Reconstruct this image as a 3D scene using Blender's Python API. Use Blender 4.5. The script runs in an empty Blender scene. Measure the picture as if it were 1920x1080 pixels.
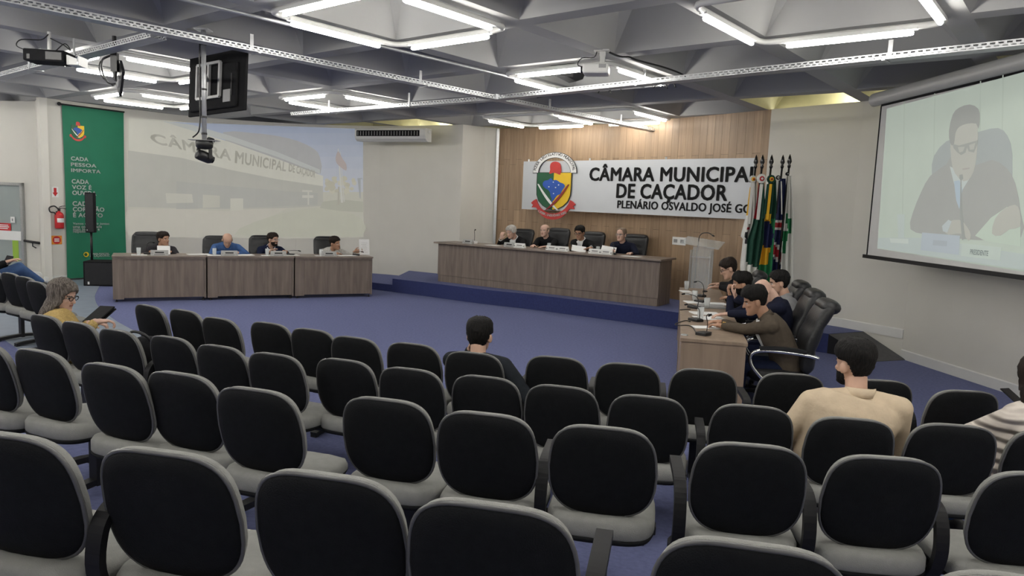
import bpy, bmesh, math, random
from mathutils import Vector, Matrix, Euler, noise
random.seed(7)
C = bpy.context.scene.collection
SC = bpy.context.scene
PI = math.pi
V = Vector

# ------------------------------------------------------------------ camera
FOC = 1350.0                      # focal length in pixels of a 1920 px wide frame
PITCH = math.atan(156 / 1350.0)
ROLL = 0.041
EYE = V((0, 0, 1.85))
cF = V((0, math.cos(PITCH), -math.sin(PITCH)))
_r0 = V((1, 0, 0)); _u0 = V((0, math.sin(PITCH), math.cos(PITCH)))
cR = _r0 * math.cos(ROLL) + _u0 * math.sin(ROLL)
cU = _u0 * math.cos(ROLL) - _r0 * math.sin(ROLL)
cam_data = bpy.data.cameras.new('camera')
cam = bpy.data.objects.new('camera', cam_data); C.objects.link(cam)
cam_data.sensor_fit = 'HORIZONTAL'; cam_data.sensor_width = 36.0
cam_data.lens = 36.0 * FOC / 1920.0
cam_data.clip_start = 0.05; cam_data.clip_end = 100
mw = Matrix((cR, cU, -cF)).transposed().to_4x4(); mw.translation = EYE
cam.matrix_world = mw
SC.camera = cam

# ------------------------------------------------------------------ world, exposure
SC.view_settings.view_transform = 'Standard'
SC.view_settings.look = 'None'
SC.view_settings.exposure = 0.2
SC.view_settings.gamma = 1.0
SC.view_settings.use_curve_mapping = False
world = bpy.data.worlds.new('world'); SC.world = world
world.use_nodes = True
world.node_tree.nodes['Background'].inputs[0].default_value = (0.75, 0.78, 0.82, 1)
world.node_tree.nodes['Background'].inputs[1].default_value = 0.25
TUBE = 42.0                       # emission strength of the fluorescent tubes

# ------------------------------------------------------------------ measuring rays
def ray(x, y): return cF + cR * ((x - 960) / FOC) + cU * ((540 - y) / FOC)
def atz(x, y, z):
    d = ray(x, y); return EYE + d * ((z - EYE.z) / d.z)
def aty(x, y, Y):
    d = ray(x, y); return EYE + d * (Y / d.y)
def on_plane(x, y, p, n):
    d = ray(x, y); return EYE + d * ((p - EYE).dot(n) / d.dot(n))

# ------------------------------------------------------------------ materials
def mat(name, col, rough=0.6, metal=0.0, var=0.0, vscale=8.0, bump=0.0, bscale=60.0, emit=None, estr=0.0,
        alpha=1.0, trans=0.0, spec=0.5, coat=0.0, stretch=None, sheen=0.0, ior=1.45):
    m = bpy.data.materials.new(name); m.use_nodes = True
    nt = m.node_tree; b = nt.nodes['Principled BSDF']
    b.inputs['Base Color'].default_value = (*col, 1)
    b.inputs['Roughness'].default_value = rough
    b.inputs['Metallic'].default_value = metal
    b.inputs['Specular IOR Level'].default_value = spec
    b.inputs['Coat Weight'].default_value = coat
    b.inputs['Transmission Weight'].default_value = trans
    b.inputs['IOR'].default_value = ior
    b.inputs['Alpha'].default_value = alpha
    b.inputs['Sheen Weight'].default_value = sheen
    if emit is not None:
        b.inputs['Emission Color'].default_value = (*emit, 1)
        b.inputs['Emission Strength'].default_value = estr
    if var > 0 or bump > 0:
        tc = nt.nodes.new('ShaderNodeTexCoord')
        src = tc.outputs['Object']
        if stretch:
            mp = nt.nodes.new('ShaderNodeMapping'); mp.inputs['Scale'].default_value = stretch
            nt.links.new(src, mp.inputs['Vector']); src = mp.outputs['Vector']
        if var > 0:
            n = nt.nodes.new('ShaderNodeTexNoise'); n.inputs['Scale'].default_value = vscale
            n.inputs['Detail'].default_value = 5
            nt.links.new(src, n.inputs['Vector'])
            r = nt.nodes.new('ShaderNodeValToRGB')
            r.color_ramp.elements[0].position = 0.3; r.color_ramp.elements[1].position = 0.7
            r.color_ramp.elements[0].color = (*[max(0, c * (1 - var)) for c in col], 1)
            r.color_ramp.elements[1].color = (*[min(1, c * (1 + var)) for c in col], 1)
            nt.links.new(n.outputs['Fac'], r.inputs['Fac'])
            nt.links.new(r.outputs['Color'], b.inputs['Base Color'])
        if bump > 0:
            n2 = nt.nodes.new('ShaderNodeTexNoise'); n2.inputs['Scale'].default_value = bscale
            n2.inputs['Detail'].default_value = 3
            nt.links.new(src, n2.inputs['Vector'])
            bp = nt.nodes.new('ShaderNodeBump'); bp.inputs['Strength'].default_value = bump
            bp.inputs['Distance'].default_value = 0.01
            nt.links.new(n2.outputs['Fac'], bp.inputs['Height'])
            nt.links.new(bp.outputs['Normal'], b.inputs['Normal'])
    return m

def wood_mat(name, c1, c2, scale=3.0, stretch=(14, 14, 0.8), rough=0.45):
    m = bpy.data.materials.new(name); m.use_nodes = True
    nt = m.node_tree; b = nt.nodes['Principled BSDF']
    tc = nt.nodes.new('ShaderNodeTexCoord'); mp = nt.nodes.new('ShaderNodeMapping')
    mp.inputs['Scale'].default_value = stretch
    nt.links.new(tc.outputs['Object'], mp.inputs['Vector'])
    n = nt.nodes.new('ShaderNodeTexNoise'); n.inputs['Scale'].default_value = scale; n.inputs['Detail'].default_value = 6
    n.inputs['Distortion'].default_value = 0.6
    nt.links.new(mp.outputs['Vector'], n.inputs['Vector'])
    r = nt.nodes.new('ShaderNodeValToRGB')
    r.color_ramp.elements[0].position = 0.3; r.color_ramp.elements[1].position = 0.72
    r.color_ramp.elements[0].color = (*c1, 1); r.color_ramp.elements[1].color = (*c2, 1)
    nt.links.new(n.outputs['Fac'], r.inputs['Fac']); nt.links.new(r.outputs['Color'], b.inputs['Base Color'])
    b.inputs['Roughness'].default_value = rough
    return m

M = {}
M['wall'] = mat('wall paint', (0.63, 0.615, 0.56), 0.7, var=0.02, vscale=2, bump=0.05, bscale=90)
M['ceil'] = mat('ceiling paint', (0.37, 0.37, 0.36), 0.8, var=0.03, vscale=1.5, bump=0.05, bscale=50)
M['yellow'] = mat('coffer with painted warm light', (0.70, 0.67, 0.42), 0.7, var=0.04)  # warm corridor light put into the base colour of the coffers
M['carpet'] = mat('blue carpet', (0.148, 0.165, 0.305), 0.95, var=0.12, vscale=30, bump=0.5, bscale=400, spec=0.1)
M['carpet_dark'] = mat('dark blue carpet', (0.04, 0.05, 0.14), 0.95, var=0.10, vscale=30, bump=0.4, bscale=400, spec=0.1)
M['lino'] = mat('grey blue flooring', (0.20, 0.235, 0.29), 0.5, var=0.08, vscale=5)
M['trim'] = mat('white trim', (0.66, 0.66, 0.64), 0.5, var=0.02)
M['ramp'] = mat('grey rubber', (0.09, 0.09, 0.092), 0.8, var=0.1, vscale=20, bump=0.3)
M['rampside'] = mat('black side board', (0.01, 0.01, 0.012), 0.6, var=0.1)
M['desk'] = wood_mat('grey brown laminate', (0.125, 0.096, 0.077), (0.215, 0.170, 0.138), 2.0, (9, 9, 0.7), 0.5)
M['desktop'] = wood_mat('grey brown laminate top', (0.17, 0.133, 0.108), (0.24, 0.192, 0.158), 2.0, (3, 3, 3), 0.4)
M['desk_r'] = wood_mat('light brown laminate', (0.20, 0.145, 0.105), (0.29, 0.215, 0.155), 2.0, (6, 6, 0.6), 0.5)
M['deskgap'] = mat('dark gap', (0.02, 0.018, 0.016), 0.8, var=0.1)
M['white_metal'] = mat('white enamel', (0.62, 0.62, 0.60), 0.4, var=0.02)
M['galv'] = mat('galvanised steel', (0.50, 0.51, 0.52), 0.45, 0.6, var=0.1, vscale=20)
M['tube'] = mat('fluorescent tube', (0.9, 0.9, 0.88), 0.4, emit=(1.0, 0.97, 0.91), estr=TUBE, var=0.001)
M['blk_plastic'] = mat('black plastic', (0.012, 0.012, 0.013), 0.4, var=0.15, vscale=20)
M['blk_matte'] = mat('black matte', (0.010, 0.010, 0.011), 0.85, var=0.15, vscale=20, spec=0.2)
M['blk_gloss'] = mat('black gloss', (0.008, 0.008, 0.009), 0.2, var=0.1)
M['grey_plastic'] = mat('grey plastic', (0.28, 0.28, 0.28), 0.5, var=0.05)
M['chrome'] = mat('chrome', (0.75, 0.75, 0.76), 0.15, 1.0, var=0.03)
M['steel'] = mat('brushed steel', (0.45, 0.46, 0.46), 0.35, 0.8, var=0.08, vscale=30)
M['paper'] = mat('white paper', (0.78, 0.78, 0.77), 0.8, var=0.02)
M['glass'] = mat('clear glass', (0.80, 0.84, 0.84), 0.05, alpha=.32)
M['ink'] = mat('black lettering', (0.012, 0.012, 0.012), 0.5, var=0.1)
M['white'] = mat('white', (0.78, 0.78, 0.76), 0.6, var=0.02)

# ------------------------------------------------------------------ mesh building
class MB:
    """collects shapes in one bmesh"""
    def __init__(s): s.bm = bmesh.new(); s.mi = 0
    def face(s, vs, mi=None):
        try:
            f = s.bm.faces.new(vs); f.material_index = s.mi if mi is None else mi; return f
        except ValueError: return None
    def box(s, c, size, rot=None, bevel=0.0, seg=2):
        t = bmesh.new(); bmesh.ops.create_cube(t, size=1.0)
        for v in t.verts: v.co = V((v.co.x * size[0], v.co.y * size[1], v.co.z * size[2]))
        if bevel > 0:
            bmesh.ops.bevel(t, geom=list(t.edges), offset=bevel, segments=seg, profile=0.5, affect='EDGES')
        mx = (rot.to_matrix() if isinstance(rot, Euler) else rot) if rot is not None else Matrix.Identity(3)
        s._merge(t, mx.to_4x4(), V(c)); return s
    def _merge(s, t, m, off=V((0, 0, 0))):
        mp = {}
        for v in t.verts: mp[v.index if False else v] = s.bm.verts.new(m @ v.co + off)
        for f in t.faces: s.face([mp[v] for v in f.verts])
        t.free()
    def rings(s, rings, cap0=True, cap1=True, closed=False):
        vr = [[s.bm.verts.new(p) for p in r] for r in rings]
        n = len(vr[0]); k = len(vr)
        for i in range(k if closed else k - 1):
            a, b = vr[i], vr[(i + 1) % k]
            for j in range(n): s.face([a[j], a[(j + 1) % n], b[(j + 1) % n], b[j]])
        if not closed:
            if cap0: s.face(list(reversed(vr[0])))
            if cap1: s.face(vr[-1])
        return s
    def tube(s, path, r, n=8, closed=False):
        path = [V(p) for p in path]; k = len(path); R = []
        rs = r if isinstance(r, (list, tuple)) else [r] * k
        up = None
        for i in range(k):
            if closed: d = path[(i + 1) % k] - path[i - 1]
            else: d = path[min(i + 1, k - 1)] - path[max(i - 1, 0)]
            if d.length < 1e-9: d = V((0, 0, 1))
            d.normalize()
            if up is None:
                up = V((0, 0, 1)) if abs(d.z) < 0.9 else V((0, 1, 0))
            up = up - d * up.dot(d)
            if up.length < 1e-6: up = d.orthogonal()
            up.normalize(); w = d.cross(up)
            R.append([path[i] + (w * math.cos(2 * PI * j / n) + up * math.sin(2 * PI * j / n)) * rs[i] for j in range(n)])
        return s.rings(R, closed=closed)
    def flatbar(s, path, w, t, side):
        """rectangular bar: width w along 'side', thickness t across"""
        path = [V(p) for p in path]; k = len(path); R = []; sd = V(side).normalized()
        for i in range(k):
            d = (path[min(i + 1, k - 1)] - path[max(i - 1, 0)]).normalized()
            q = d.cross(sd).normalized()
            R.append([path[i] + sd * w / 2 + q * t / 2, path[i] - sd * w / 2 + q * t / 2, path[i] - sd * w / 2 - q * t / 2, path[i] + sd * w / 2 - q * t / 2])
        return s.rings(R)
    def lathe(s, prof, n=20, c=(0, 0, 0), axis=None):
        m = Matrix.Identity(3) if axis is None else V((0, 0, 1)).rotation_difference(V(axis)).to_matrix()
        R = [[m @ V((r * math.cos(2 * PI * j / n), r * math.sin(2 * PI * j / n), z)) + V(c) for j in range(n)] for r, z in prof]
        return s.rings(R)
    def ell(s, c, r, m=None, nu=14, nv=10):
        m = m or Matrix.Identity(3); R = []
        for i in range(1, nv):
            t = PI * i / nv
            R.append([m @ V((r[0] * math.sin(t) * math.cos(2 * PI * j / nu), r[1] * math.sin(t) * math.sin(2 * PI * j / nu), -r[2] * math.cos(t))) + V(c) for j in range(nu)])
        return s.rings(R)
    def cap(s, p0, p1, r0, r1, n=12, flat=1.0, nrm=None):
        """tapered capsule; flat<1 squashes it along nrm"""
        p0 = V(p0); p1 = V(p1); d = (p1 - p0)
        L = d.length or 1e-6; d = d / L
        nn = V(nrm) if nrm is not None else d.orthogonal()
        nn = nn - d * nn.dot(d)
        if nn.length < 1e-6: nn = d.orthogonal()
        nn.normalize(); w = d.cross(nn); R = []
        for i in range(1, 4):
            a = PI / 2 * i / 4; R.append((p0 - d * r0 * math.cos(a), r0 * math.sin(a)))
        R.append((p0, r0)); R.append(((p0 + p1) / 2, (r0 + r1) / 2)); R.append((p1, r1))
        for i in range(3, 0, -1):
            a = PI / 2 * i / 4; R.append((p1 + d * r1 * math.cos(a), r1 * math.sin(a)))
        return s.rings([[c + (w * math.cos(2 * PI * j / n) + nn * math.sin(2 * PI * j / n) * flat) * r for j in range(n)] for c, r in R])
    def prism(s, poly, h, m=None, z0=0.0, bevel=0.0):
        """polygon in local XY extruded along local Z; m maps to the world"""
        t = bmesh.new()
        a = [t.verts.new((x, y, z0)) for x, y in poly]; b = [t.verts.new((x, y, z0 + h)) for x, y in poly]
        ar = sum(poly[i - 1][0] * poly[i][1] - poly[i][0] * poly[i - 1][1] for i in range(len(poly)))
        if ar < 0: a.reverse(); b.reverse()
        n = len(a)
        t.faces.new(list(reversed(a))); top = t.faces.new(b)
        for i in range(n): t.faces.new([a[i], a[(i + 1) % n], b[(i + 1) % n], b[i]])
        if bevel > 0:
            bmesh.ops.bevel(t, geom=list(top.edges), offset=bevel, segments=2, profile=0.5, affect='EDGES')
        s._merge(t, m or Matrix.Identity(4)); return s
    def quad(s, a, b, c, d, mi=None):
        return s.face([s.bm.verts.new(V(p)) for p in (a, b, c, d)], mi)
    def mesh(s, name, mats, smooth=False, fix=True):
        if fix: bmesh.ops.recalc_face_normals(s.bm, faces=s.bm.faces)
        me = bpy.data.meshes.new(name); s.bm.to_mesh(me); s.bm.free()
        for mm in (mats if isinstance(mats, (list, tuple)) else [mats]): me.materials.append(mm)
        if smooth: me.shade_smooth()
        return me
    def build(s, name, mats, parent=None, smooth=False, mx=None, fix=True, angle=None):
        me = s.mesh(name, mats, smooth, fix)
        if angle: 
            me.shade_smooth()
            me.set_sharp_from_angle(angle=math.radians(angle))
        return link(name, me, parent, mx)

def link(name, me, parent=None, mx=None):
    o = bpy.data.objects.new(name, me); C.objects.link(o)
    if mx is not None: o.matrix_local = mx
    if parent is not None: o.parent = parent
    return o
def tag(o, label=None, cat=None, group=None, kind=None):
    if label: o['label'] = label
    if cat: o['category'] = cat
    if group: o['group'] = group
    if kind: o['kind'] = kind
    return o
def thing(name, loc, rz=0.0, label=None, cat=None, group=None):
    o = bpy.data.objects.new(name, None); C.objects.link(o); o.empty_display_size = 0.1
    o.location = loc; o.rotation_euler = (0, 0, rz)
    return tag(o, label, cat, group)
def struct(o): o['kind'] = 'structure'; return o
def copy_tree(o, parent=None):
    c = o.copy(); C.objects.link(c)
    if parent is not None: c.parent = parent
    for ch in list(o.children): copy_tree(ch, c)
    return c

FONT = bpy.data.fonts.load('<builtin>') if '<builtin>' in [f.filepath for f in bpy.data.fonts] else None
def text_mesh(body, size=1.0, bold=0.0, depth=0.0, align='CENTER', spacing=1.0):
    cu = bpy.data.curves.new('text', 'FONT'); cu.body = body; cu.size = size
    cu.align_x = align; cu.align_y = 'BOTTOM_BASELINE' if False else 'BOTTOM'
    cu.offset = 0.0; cu.extrude = depth; cu.space_character = spacing; cu.resolution_u = 3
    o = bpy.data.objects.new('text', cu); C.objects.link(o)
    dg = bpy.context.evaluated_depsgraph_get(); dg.update()
    me = bpy.data.meshes.new_from_object(o.evaluated_get(dg))
    C.objects.unlink(o); bpy.data.objects.remove(o); bpy.data.curves.remove(cu)
    me.materials.clear()
    if bold > 0:                  # heavier strokes: the outline repeated with small shifts
        bm = bmesh.new(); bm.from_mesh(me); base = list(bm.faces)
        for k in range(8):
            a = 2 * PI * k / 8; d = V((math.cos(a), math.sin(a), 0)) * bold * size
            mp = {}
            for f in base:
                for v in f.verts:
                    if v not in mp: mp[v] = bm.verts.new(v.co + d)
                bm.faces.new([mp[v] for v in f.verts])
        bm.to_mesh(me); bm.free()
    return me
def fit_text(body, w, h, bold=0.0, depth=0.002, spacing=1.0):
    """text mesh scaled to fill w x h exactly, origin at its lower left"""
    me = text_mesh(body, 1.0, bold, 0.0, 'LEFT', spacing)
    xs = [v.co.x for v in me.vertices]; ys = [v.co.y for v in me.vertices]
    sx = w / (max(xs) - min(xs)); sy = h / (max(ys) - min(ys)); x0, y0 = min(xs), min(ys)
    for v in me.vertices: v.co = V(((v.co.x - x0) * sx, (v.co.y - y0) * sy, 0))
    if depth > 0:
        bm = bmesh.new(); bm.from_mesh(me)
        r = bmesh.ops.extrude_face_region(bm, geom=list(bm.faces))
        for v in r['geom']:
            if isinstance(v, bmesh.types.BMVert): v.co.z += depth
        bmesh.ops.recalc_face_normals(bm, faces=bm.faces)
        bm.to_mesh(me); bm.free()
    return me
def frame(o, ex, ez):
    """4x4 matrix: local X along ex, local Y along ez (up), local Z out of the surface"""
    ex = V(ex).normalized(); ez = V(ez).normalized(); n = ex.cross(ez).normalized()
    m = Matrix((ex, ez, n)).transposed().to_4x4(); m.translation = V(o); return m
def smooth_poly(pts, k=4, closed=True):
    out = []; n = len(pts)
    for i in range(n if closed else n - 1):
        p0, p1, p2, p3 = (pts[(i + j) % n] if closed else pts[min(max(i + j, 0), n - 1)] for j in (-1, 0, 1, 2))
        for q in range(k):
            t = q / k
            out.append(tuple(0.5 * (2 * p1[a] + (-p0[a] + p2[a]) * t + (2 * p0[a] - 5 * p1[a] + 4 * p2[a] - p3[a]) * t * t + (-p0[a] + 3 * p1[a] - 3 * p2[a] + p3[a]) * t ** 3) for a in range(len(p1))))
    if not closed: out.append(tuple(pts[-1]))
    return out
# ================================================================== the room
ZC = 3.5                           # underside of the ceiling beams
PLAT = 0.27                        # height of the stage platform
nF = V((0.316, 0.949, 0)); tF = V((0.949, -0.316, 0))   # facing of the audience and the row direction
def floor_z(x, y):
    s = x * nF.x + y * nF.y
    return 0.125 * max(0.0, 3.85 - max(s, 0.6))

# floor: level in front, gently sloping up towards the back of the audience
def st(s, t): return V((nF.x * s + tF.x * t, nF.y * s + tF.y * t, 0.125 * max(0.0, 3.85 - max(s, 0.6))))
b = MB()
SS = [-5.5, 0.6, 3.85, 24]; TT = [-22, -4, 2, 14]
g = [[b.bm.verts.new(st(s, t)) for t in TT] for s in SS]
for i in range(3):
    for j in range(3): b.face([g[i][j], g[i][j + 1], g[i + 1][j + 1], g[i + 1][j]])
struct(b.build('floor', M['carpet']))

# grey blue flooring of the side aisle, a curved edge against the blue carpet
b = MB()
edge = smooth_poly([(190, 531), (182, 545), (178, 558), (186, 576), (217, 601), (260, 626), (285, 655), (315, 700)], 4, False)
R = [atz(x, y, 0.004) for x, y in edge]
L = [V((-14.0, 15.6, 0.004)), V((-9.5, 12.0, 0.004)), V((-7.6, 9.9, 0.004)), V((-6.2, 8.6, 0.004)), V((-5.0, 7.4, 0.004)), V((-3.9, 6.0, 0.004)), V((-3.2, 5.2, 0.004))]
Lq = smooth_poly([tuple(p) for p in L], 5, False)
ridx = [R[int(round(i * (len(R) - 1) / (len(Lq) - 1)))] for i in range(len(Lq))]
ridx[0] = V((-7.2, 15.6, 0.004))
va = [b.bm.verts.new(p) for p in Lq]; vb = [b.bm.verts.new(p) for p in ridx]
for i in range(len(va) - 1): b.face([va[i], vb[i], vb[i + 1], va[i + 1]])
o = struct(b.build('floor_aisle', M['lino']))

# walls as vertical sheets with a thickness
def wall(name, pts, z0, z1, m, th=0.12, side=1, k=1):
    b = MB(); P = [V((p[0], p[1], 0)) for p in pts]; n = len(P); Q = []
    for i in range(n):
        d = (P[min(i + 1, n - 1)] - P[max(i - 1, 0)]).normalized()
        Q.append(P[i] + V((-d.y, d.x, 0)) * th * side)
    R = [[V((P[i].x, P[i].y, z0)), V((P[i].x, P[i].y, z1)), V((Q[i].x, Q[i].y, z1)), V((Q[i].x, Q[i].y, z0))] for i in range(n)]
    b.rings(R); return struct(b.build(name, m))
def baseboard(name, pts, z0, h=0.10, t=0.018, side=-1):
    b = MB(); P = [V((p[0], p[1], 0)) for p in pts]; n = len(P); R = []
    for i in range(n):
        d = (P[min(i + 1, n - 1)] - P[max(i - 1, 0)]).normalized(); q = V((-d.y, d.x, 0)) * side
        a = P[i] + q * 0.001; c = P[i] + q * t
        R.append([V((a.x, a.y, z0)), V((a.x, a.y, z0 + h)), V((c.x, c.y, z0 + h - 0.012)), V((c.x, c.y, z0))])
    b.rings(R); return struct(b.build(name, M['trim']))

LW = smooth_poly([(-9.05, 13.85), (-8.2, 15.1), (-7.1, 16.25), (-5.4, 16.85), (-3.6, 16.75), (-2.3, 16.25), (-1.18, 15.6)], 6, False)
wall('wall_left', LW, -0.05, ZC, M['wall'])
PW = [(-1.18, 15.6), (-0.72, 15.95), (-0.42, 16.1)]
wall('wall_pillar', PW, -0.05, ZC, M['wall'])
WW = smooth_poly([(-0.42, 16.1), (0.55, 15.45), (1.45, 14.55), (2.35, 13.45), (3.1, 12.45), (3.95, 11.8)], 5, False)
WW = smooth_poly([(-0.42, 16.1), (0.6, 15.45), (1.55, 14.6), (2.5, 13.52), (3.3, 12.48), (3.97, 11.55)], 5, False)
# right wall
RW = [(3.95, 11.55), (4.85, 10.4), (5.3, 9.6), (5.54, 7.8), (5.72, 5.6), (5.8, 3.0), (5.8, -4.6)]
wall('wall_right', RW, -0.05, ZC, M['wall'])
# far left wall with the entrance door, then the left and rear walls of the hall
wall('wall_entrance', [(-14.2, 15.55), (-9.6, 14.55)], -0.05, ZC, M['wall'])
wall('wall_side', [(-9.6, 14.55), (-9.05, 13.85)], -0.05, ZC, M['wall'])
wall('wall_far_left', [(-9.5, -4.6), (-14.2, 3.0), (-14.2, 15.6)], -0.05, ZC, M['wall'])
wall('wall_rear', [(5.9, -4.6), (-9.6, -4.6)], -0.05, ZC, M['wall'])
baseboard('baseboard_left', LW, 0.0); baseboard('baseboard_right', RW[2:], 0.0, 0.13); baseboard('baseboard_platform', RW[:3], PLAT, 0.13)
baseboard('baseboard_entrance', [(-14.2, 15.55), (-9.6, 14.55), (-9.05, 13.85)], 0.0)

# wood panelled wall: staggered tall boards
m = bpy.data.materials.new('wood wall boards'); m.use_nodes = True
nt = m.node_tree; bs = nt.nodes['Principled BSDF']; bs.inputs['Roughness'].default_value = 0.5
at = nt.nodes.new('ShaderNodeAttribute'); at.attribute_name = 'board'
tc = nt.nodes.new('ShaderNodeTexCoord'); mp = nt.nodes.new('ShaderNodeMapping'); mp.inputs['Scale'].default_value = (9, 9, 0.5)
nn = nt.nodes.new('ShaderNodeTexNoise'); nn.inputs['Scale'].default_value = 2.5; nn.inputs['Detail'].default_value = 6
rp = nt.nodes.new('ShaderNodeValToRGB')
rp.color_ramp.elements[0].position = 0.3; rp.color_ramp.elements[1].position = 0.75
rp.color_ramp.elements[0].color = (0.28, 0.185, 0.112, 1); rp.color_ramp.elements[1].color = (0.42, 0.292, 0.182, 1)
mx = nt.nodes.new('ShaderNodeMix'); mx.data_type = 'RGBA'; mx.blend_type = 'MULTIPLY'; mx.inputs[0].default_value = 1.0
nt.links.new(tc.outputs['Object'], mp.inputs['Vector']); nt.links.new(mp.outputs['Vector'], nn.inputs['Vector'])
nt.links.new(nn.outputs['Fac'], rp.inputs['Fac']); nt.links.new(rp.outputs['Color'], mx.inputs[6]); nt.links.new(at.outputs['Color'], mx.inputs[7])
nt.links.new(mx.outputs[2], bs.inputs['Base Color'])
M['boards'] = m
def plan_len(pts):
    s = [0.0]
    for i in range(1, len(pts)): s.append(s[-1] + math.hypot(pts[i][0] - pts[i - 1][0], pts[i][1] - pts[i - 1][1]))
    return s
def plan_at(pts, acc, u):
    for i in range(1, len(pts)):
        if u <= acc[i] or i == len(pts) - 1:
            t = (u - acc[i - 1]) / (acc[i] - acc[i - 1])
            return V((pts[i - 1][0] + (pts[i][0] - pts[i - 1][0]) * t, pts[i - 1][1] + (pts[i][1] - pts[i - 1][1]) * t, 0))
wall('wall_wood_backing', WW, -0.05, ZC, M['deskgap'])
b = MB(); acc = plan_len(WW); tot = acc[-1]; bw = 0.155; nb = int(tot / bw); cols = []
rows_a = [PLAT, 0.62, 1.74, 2.83, ZC]; rows_b = [PLAT, 0.80, 1.50, 2.72, ZC]
for i in range(nb):
    u0 = tot * i / nb + 0.0015; u1 = tot * (i + 1) / nb - 0.0015
    p0 = plan_at(WW, acc, u0); p1 = plan_at(WW, acc, u1); d = (p1 - p0).normalized(); q = V((d.y, -d.x, 0)) * 0.014
    rr = rows_a if i % 2 else rows_b
    for k in range(len(rr) - 1):
        z0, z1 = rr[k] + 0.002, rr[k + 1] - 0.002
        tone = random.uniform(0.86, 1.08)
        n0 = len(b.bm.faces)
        b.rings([[p0 + V((0, 0, z0)), p1 + V((0, 0, z0)), p1 + q + V((0, 0, z0)), p0 + q + V((0, 0, z0))], [p0 + V((0, 0, z1)), p1 + V((0, 0, z1)), p1 + q + V((0, 0, z1)), p0 + q + V((0, 0, z1))]])
        cols += [tone] * 6
me = b.mesh('wall_wood', M['boards'])
ca = me.attributes.new('board', 'FLOAT_COLOR', 'FACE')
for i, t in enumerate(cols): ca.data[i].color = (t, t * 0.99, t * 0.97, 1)
struct(link('wall_wood', me))
# metal corner trim between the pillar and the wood
b = MB(); b.box((-0.44, 16.05, (ZC + PLAT) / 2), (0.06, 0.06, ZC - PLAT - 0.02)); struct(b.build('trim_1', M['steel']))

def hit(px, py, poly, off=0.0):
    """where the sight line through a pixel meets an upright wall given by its plan"""
    d = ray(px, py); best = None
    for i in range(1, len(poly)):
        a = V(poly[i - 1][:2]); e = V(poly[i][:2]) - a
        den = d.x * e.y - d.y * e.x
        if abs(den) < 1e-9: continue
        t = (a.x * e.y - a.y * e.x) / den; u = (a.x * d.y - a.y * d.x) / den
        if t > 0 and -0.02 <= u <= 1.02 and (best is None or t < best[0]):
            n = V((e.y, -e.x, 0)).normalized()
            if n.dot(d) > 0: n = -n
            best = (t, n)
    t, n = best
    return EYE + d * t + n * off
def wall_dir(px, py, poly):
    a = hit(px - 6, py, poly); e = hit(px + 6, py, poly); d = e - a; d.z = 0; return d.normalized()

# stage platform, lower side step and access ramp
b = MB()
RA0 = hit(1619, 630, RW, .005); RA1 = atz(1553, 635, RA0.z); RB0 = hit(1699, 675, RW, .005); RB0.z = .004; RB1 = atz(1636, 678, .004)
FE = [(-2.42, 14.46), (-1.67, 14.0), (-0.58, 13.27), (0.4, 12.77), (1.3, 12.17), (2.12, 11.62), (2.63, 11.25)]
poly = FE + [(3.3, 10.75), (3.9, 10.1), RA1.xy, RA0.xy, (4.85, 10.4), (3.95, 11.55)] + list(reversed(WW[:-1])) + [(-0.72, 15.95), (-1.18, 15.6), (-2.35, 16.27)]
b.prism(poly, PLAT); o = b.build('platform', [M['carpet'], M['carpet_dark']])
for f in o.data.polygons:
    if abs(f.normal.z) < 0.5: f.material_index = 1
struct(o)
b = MB(); b.prism([(-2.35, 16.25), (-2.42, 14.49), (-3.3, 15.0), (-4.2, 16.8), (-3.6, 16.73), (-2.9, 16.5)], 0.14)
o = b.build('platform_step', [M['carpet'], M['carpet_dark']])
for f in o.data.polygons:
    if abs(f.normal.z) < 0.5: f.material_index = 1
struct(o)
b = MB()
A0, A1, B0, B1 = RA0, RA1, RB0, RB1; A0.z = A1.z = PLAT - .004
top = [A1, A0, B0, B1]
lo = [V((p.x, p.y, -0.01)) for p in top]
b.rings([lo, top]); o = b.build('platform_ramp', [M['ramp'], M['rampside']])
for f in o.data.polygons:
    if abs(f.normal.z) < 0.5: f.material_index = 1
struct(o)

# ------------------------------------------------------------------ coffered ceiling on a diagonal grid
ei = V((0.627, 0.779, 0)); ej = V((0.779, -0.627, 0))
PIT = 1.433 * (ZC - EYE.z) / 1.45
O0 = V((-1.05, 5.90, 0)) * ((ZC - EYE.z) / 1.45)
def lat(i, j, z=0.0): p = O0 + ei * (i * PIT) + ej * (j * PIT); return V((p.x, p.y, z))
def inside_room(p, mrg=0.0):
    poly = [(-9.6, 14.6), (-9.05, 13.9)] + LW + PW + WW + RW + [(-9.6, -4.6), (-14.2, 3), (-14.2, 15.6)]
    c = False; n = len(poly)
    for i in range(n):
        x0, y0 = poly[i - 1][:2]; x1, y1 = poly[i][:2]
        if (y0 > p.y) != (y1 > p.y) and p.x < (x1 - x0) * (p.y - y0) / (y1 - y0) + x0: c = not c
    return c
b = MB(); hm = 0.436 * PIT; ht = 0.19 * PIT; cut = 0.10 * PIT; dep = 0.62
LOOPS = {(0, 0): 'abcd', (2, 0): 'acd', (1, 2): 'bcd', (0, -3): 'abcd', (2, -3): 'acd', (1, -5): 'abcd', (4, -2): 'bc', (4, -1): 'bcd',
         (-1, -6): 'ab'}
HID = [(0, 4), (-2, 5), (-1, 3), (-2, 2), (-3, 0), (-2, -2), (-4, 2), (-3, -3), (-3, 5), (-5, 0), (-4, -1), (-2, -5), (-3, -7), (-5, -3), (-1, -8), (-5, -5)]  # unseen fittings, added to brighten the right wall and near seats
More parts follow.
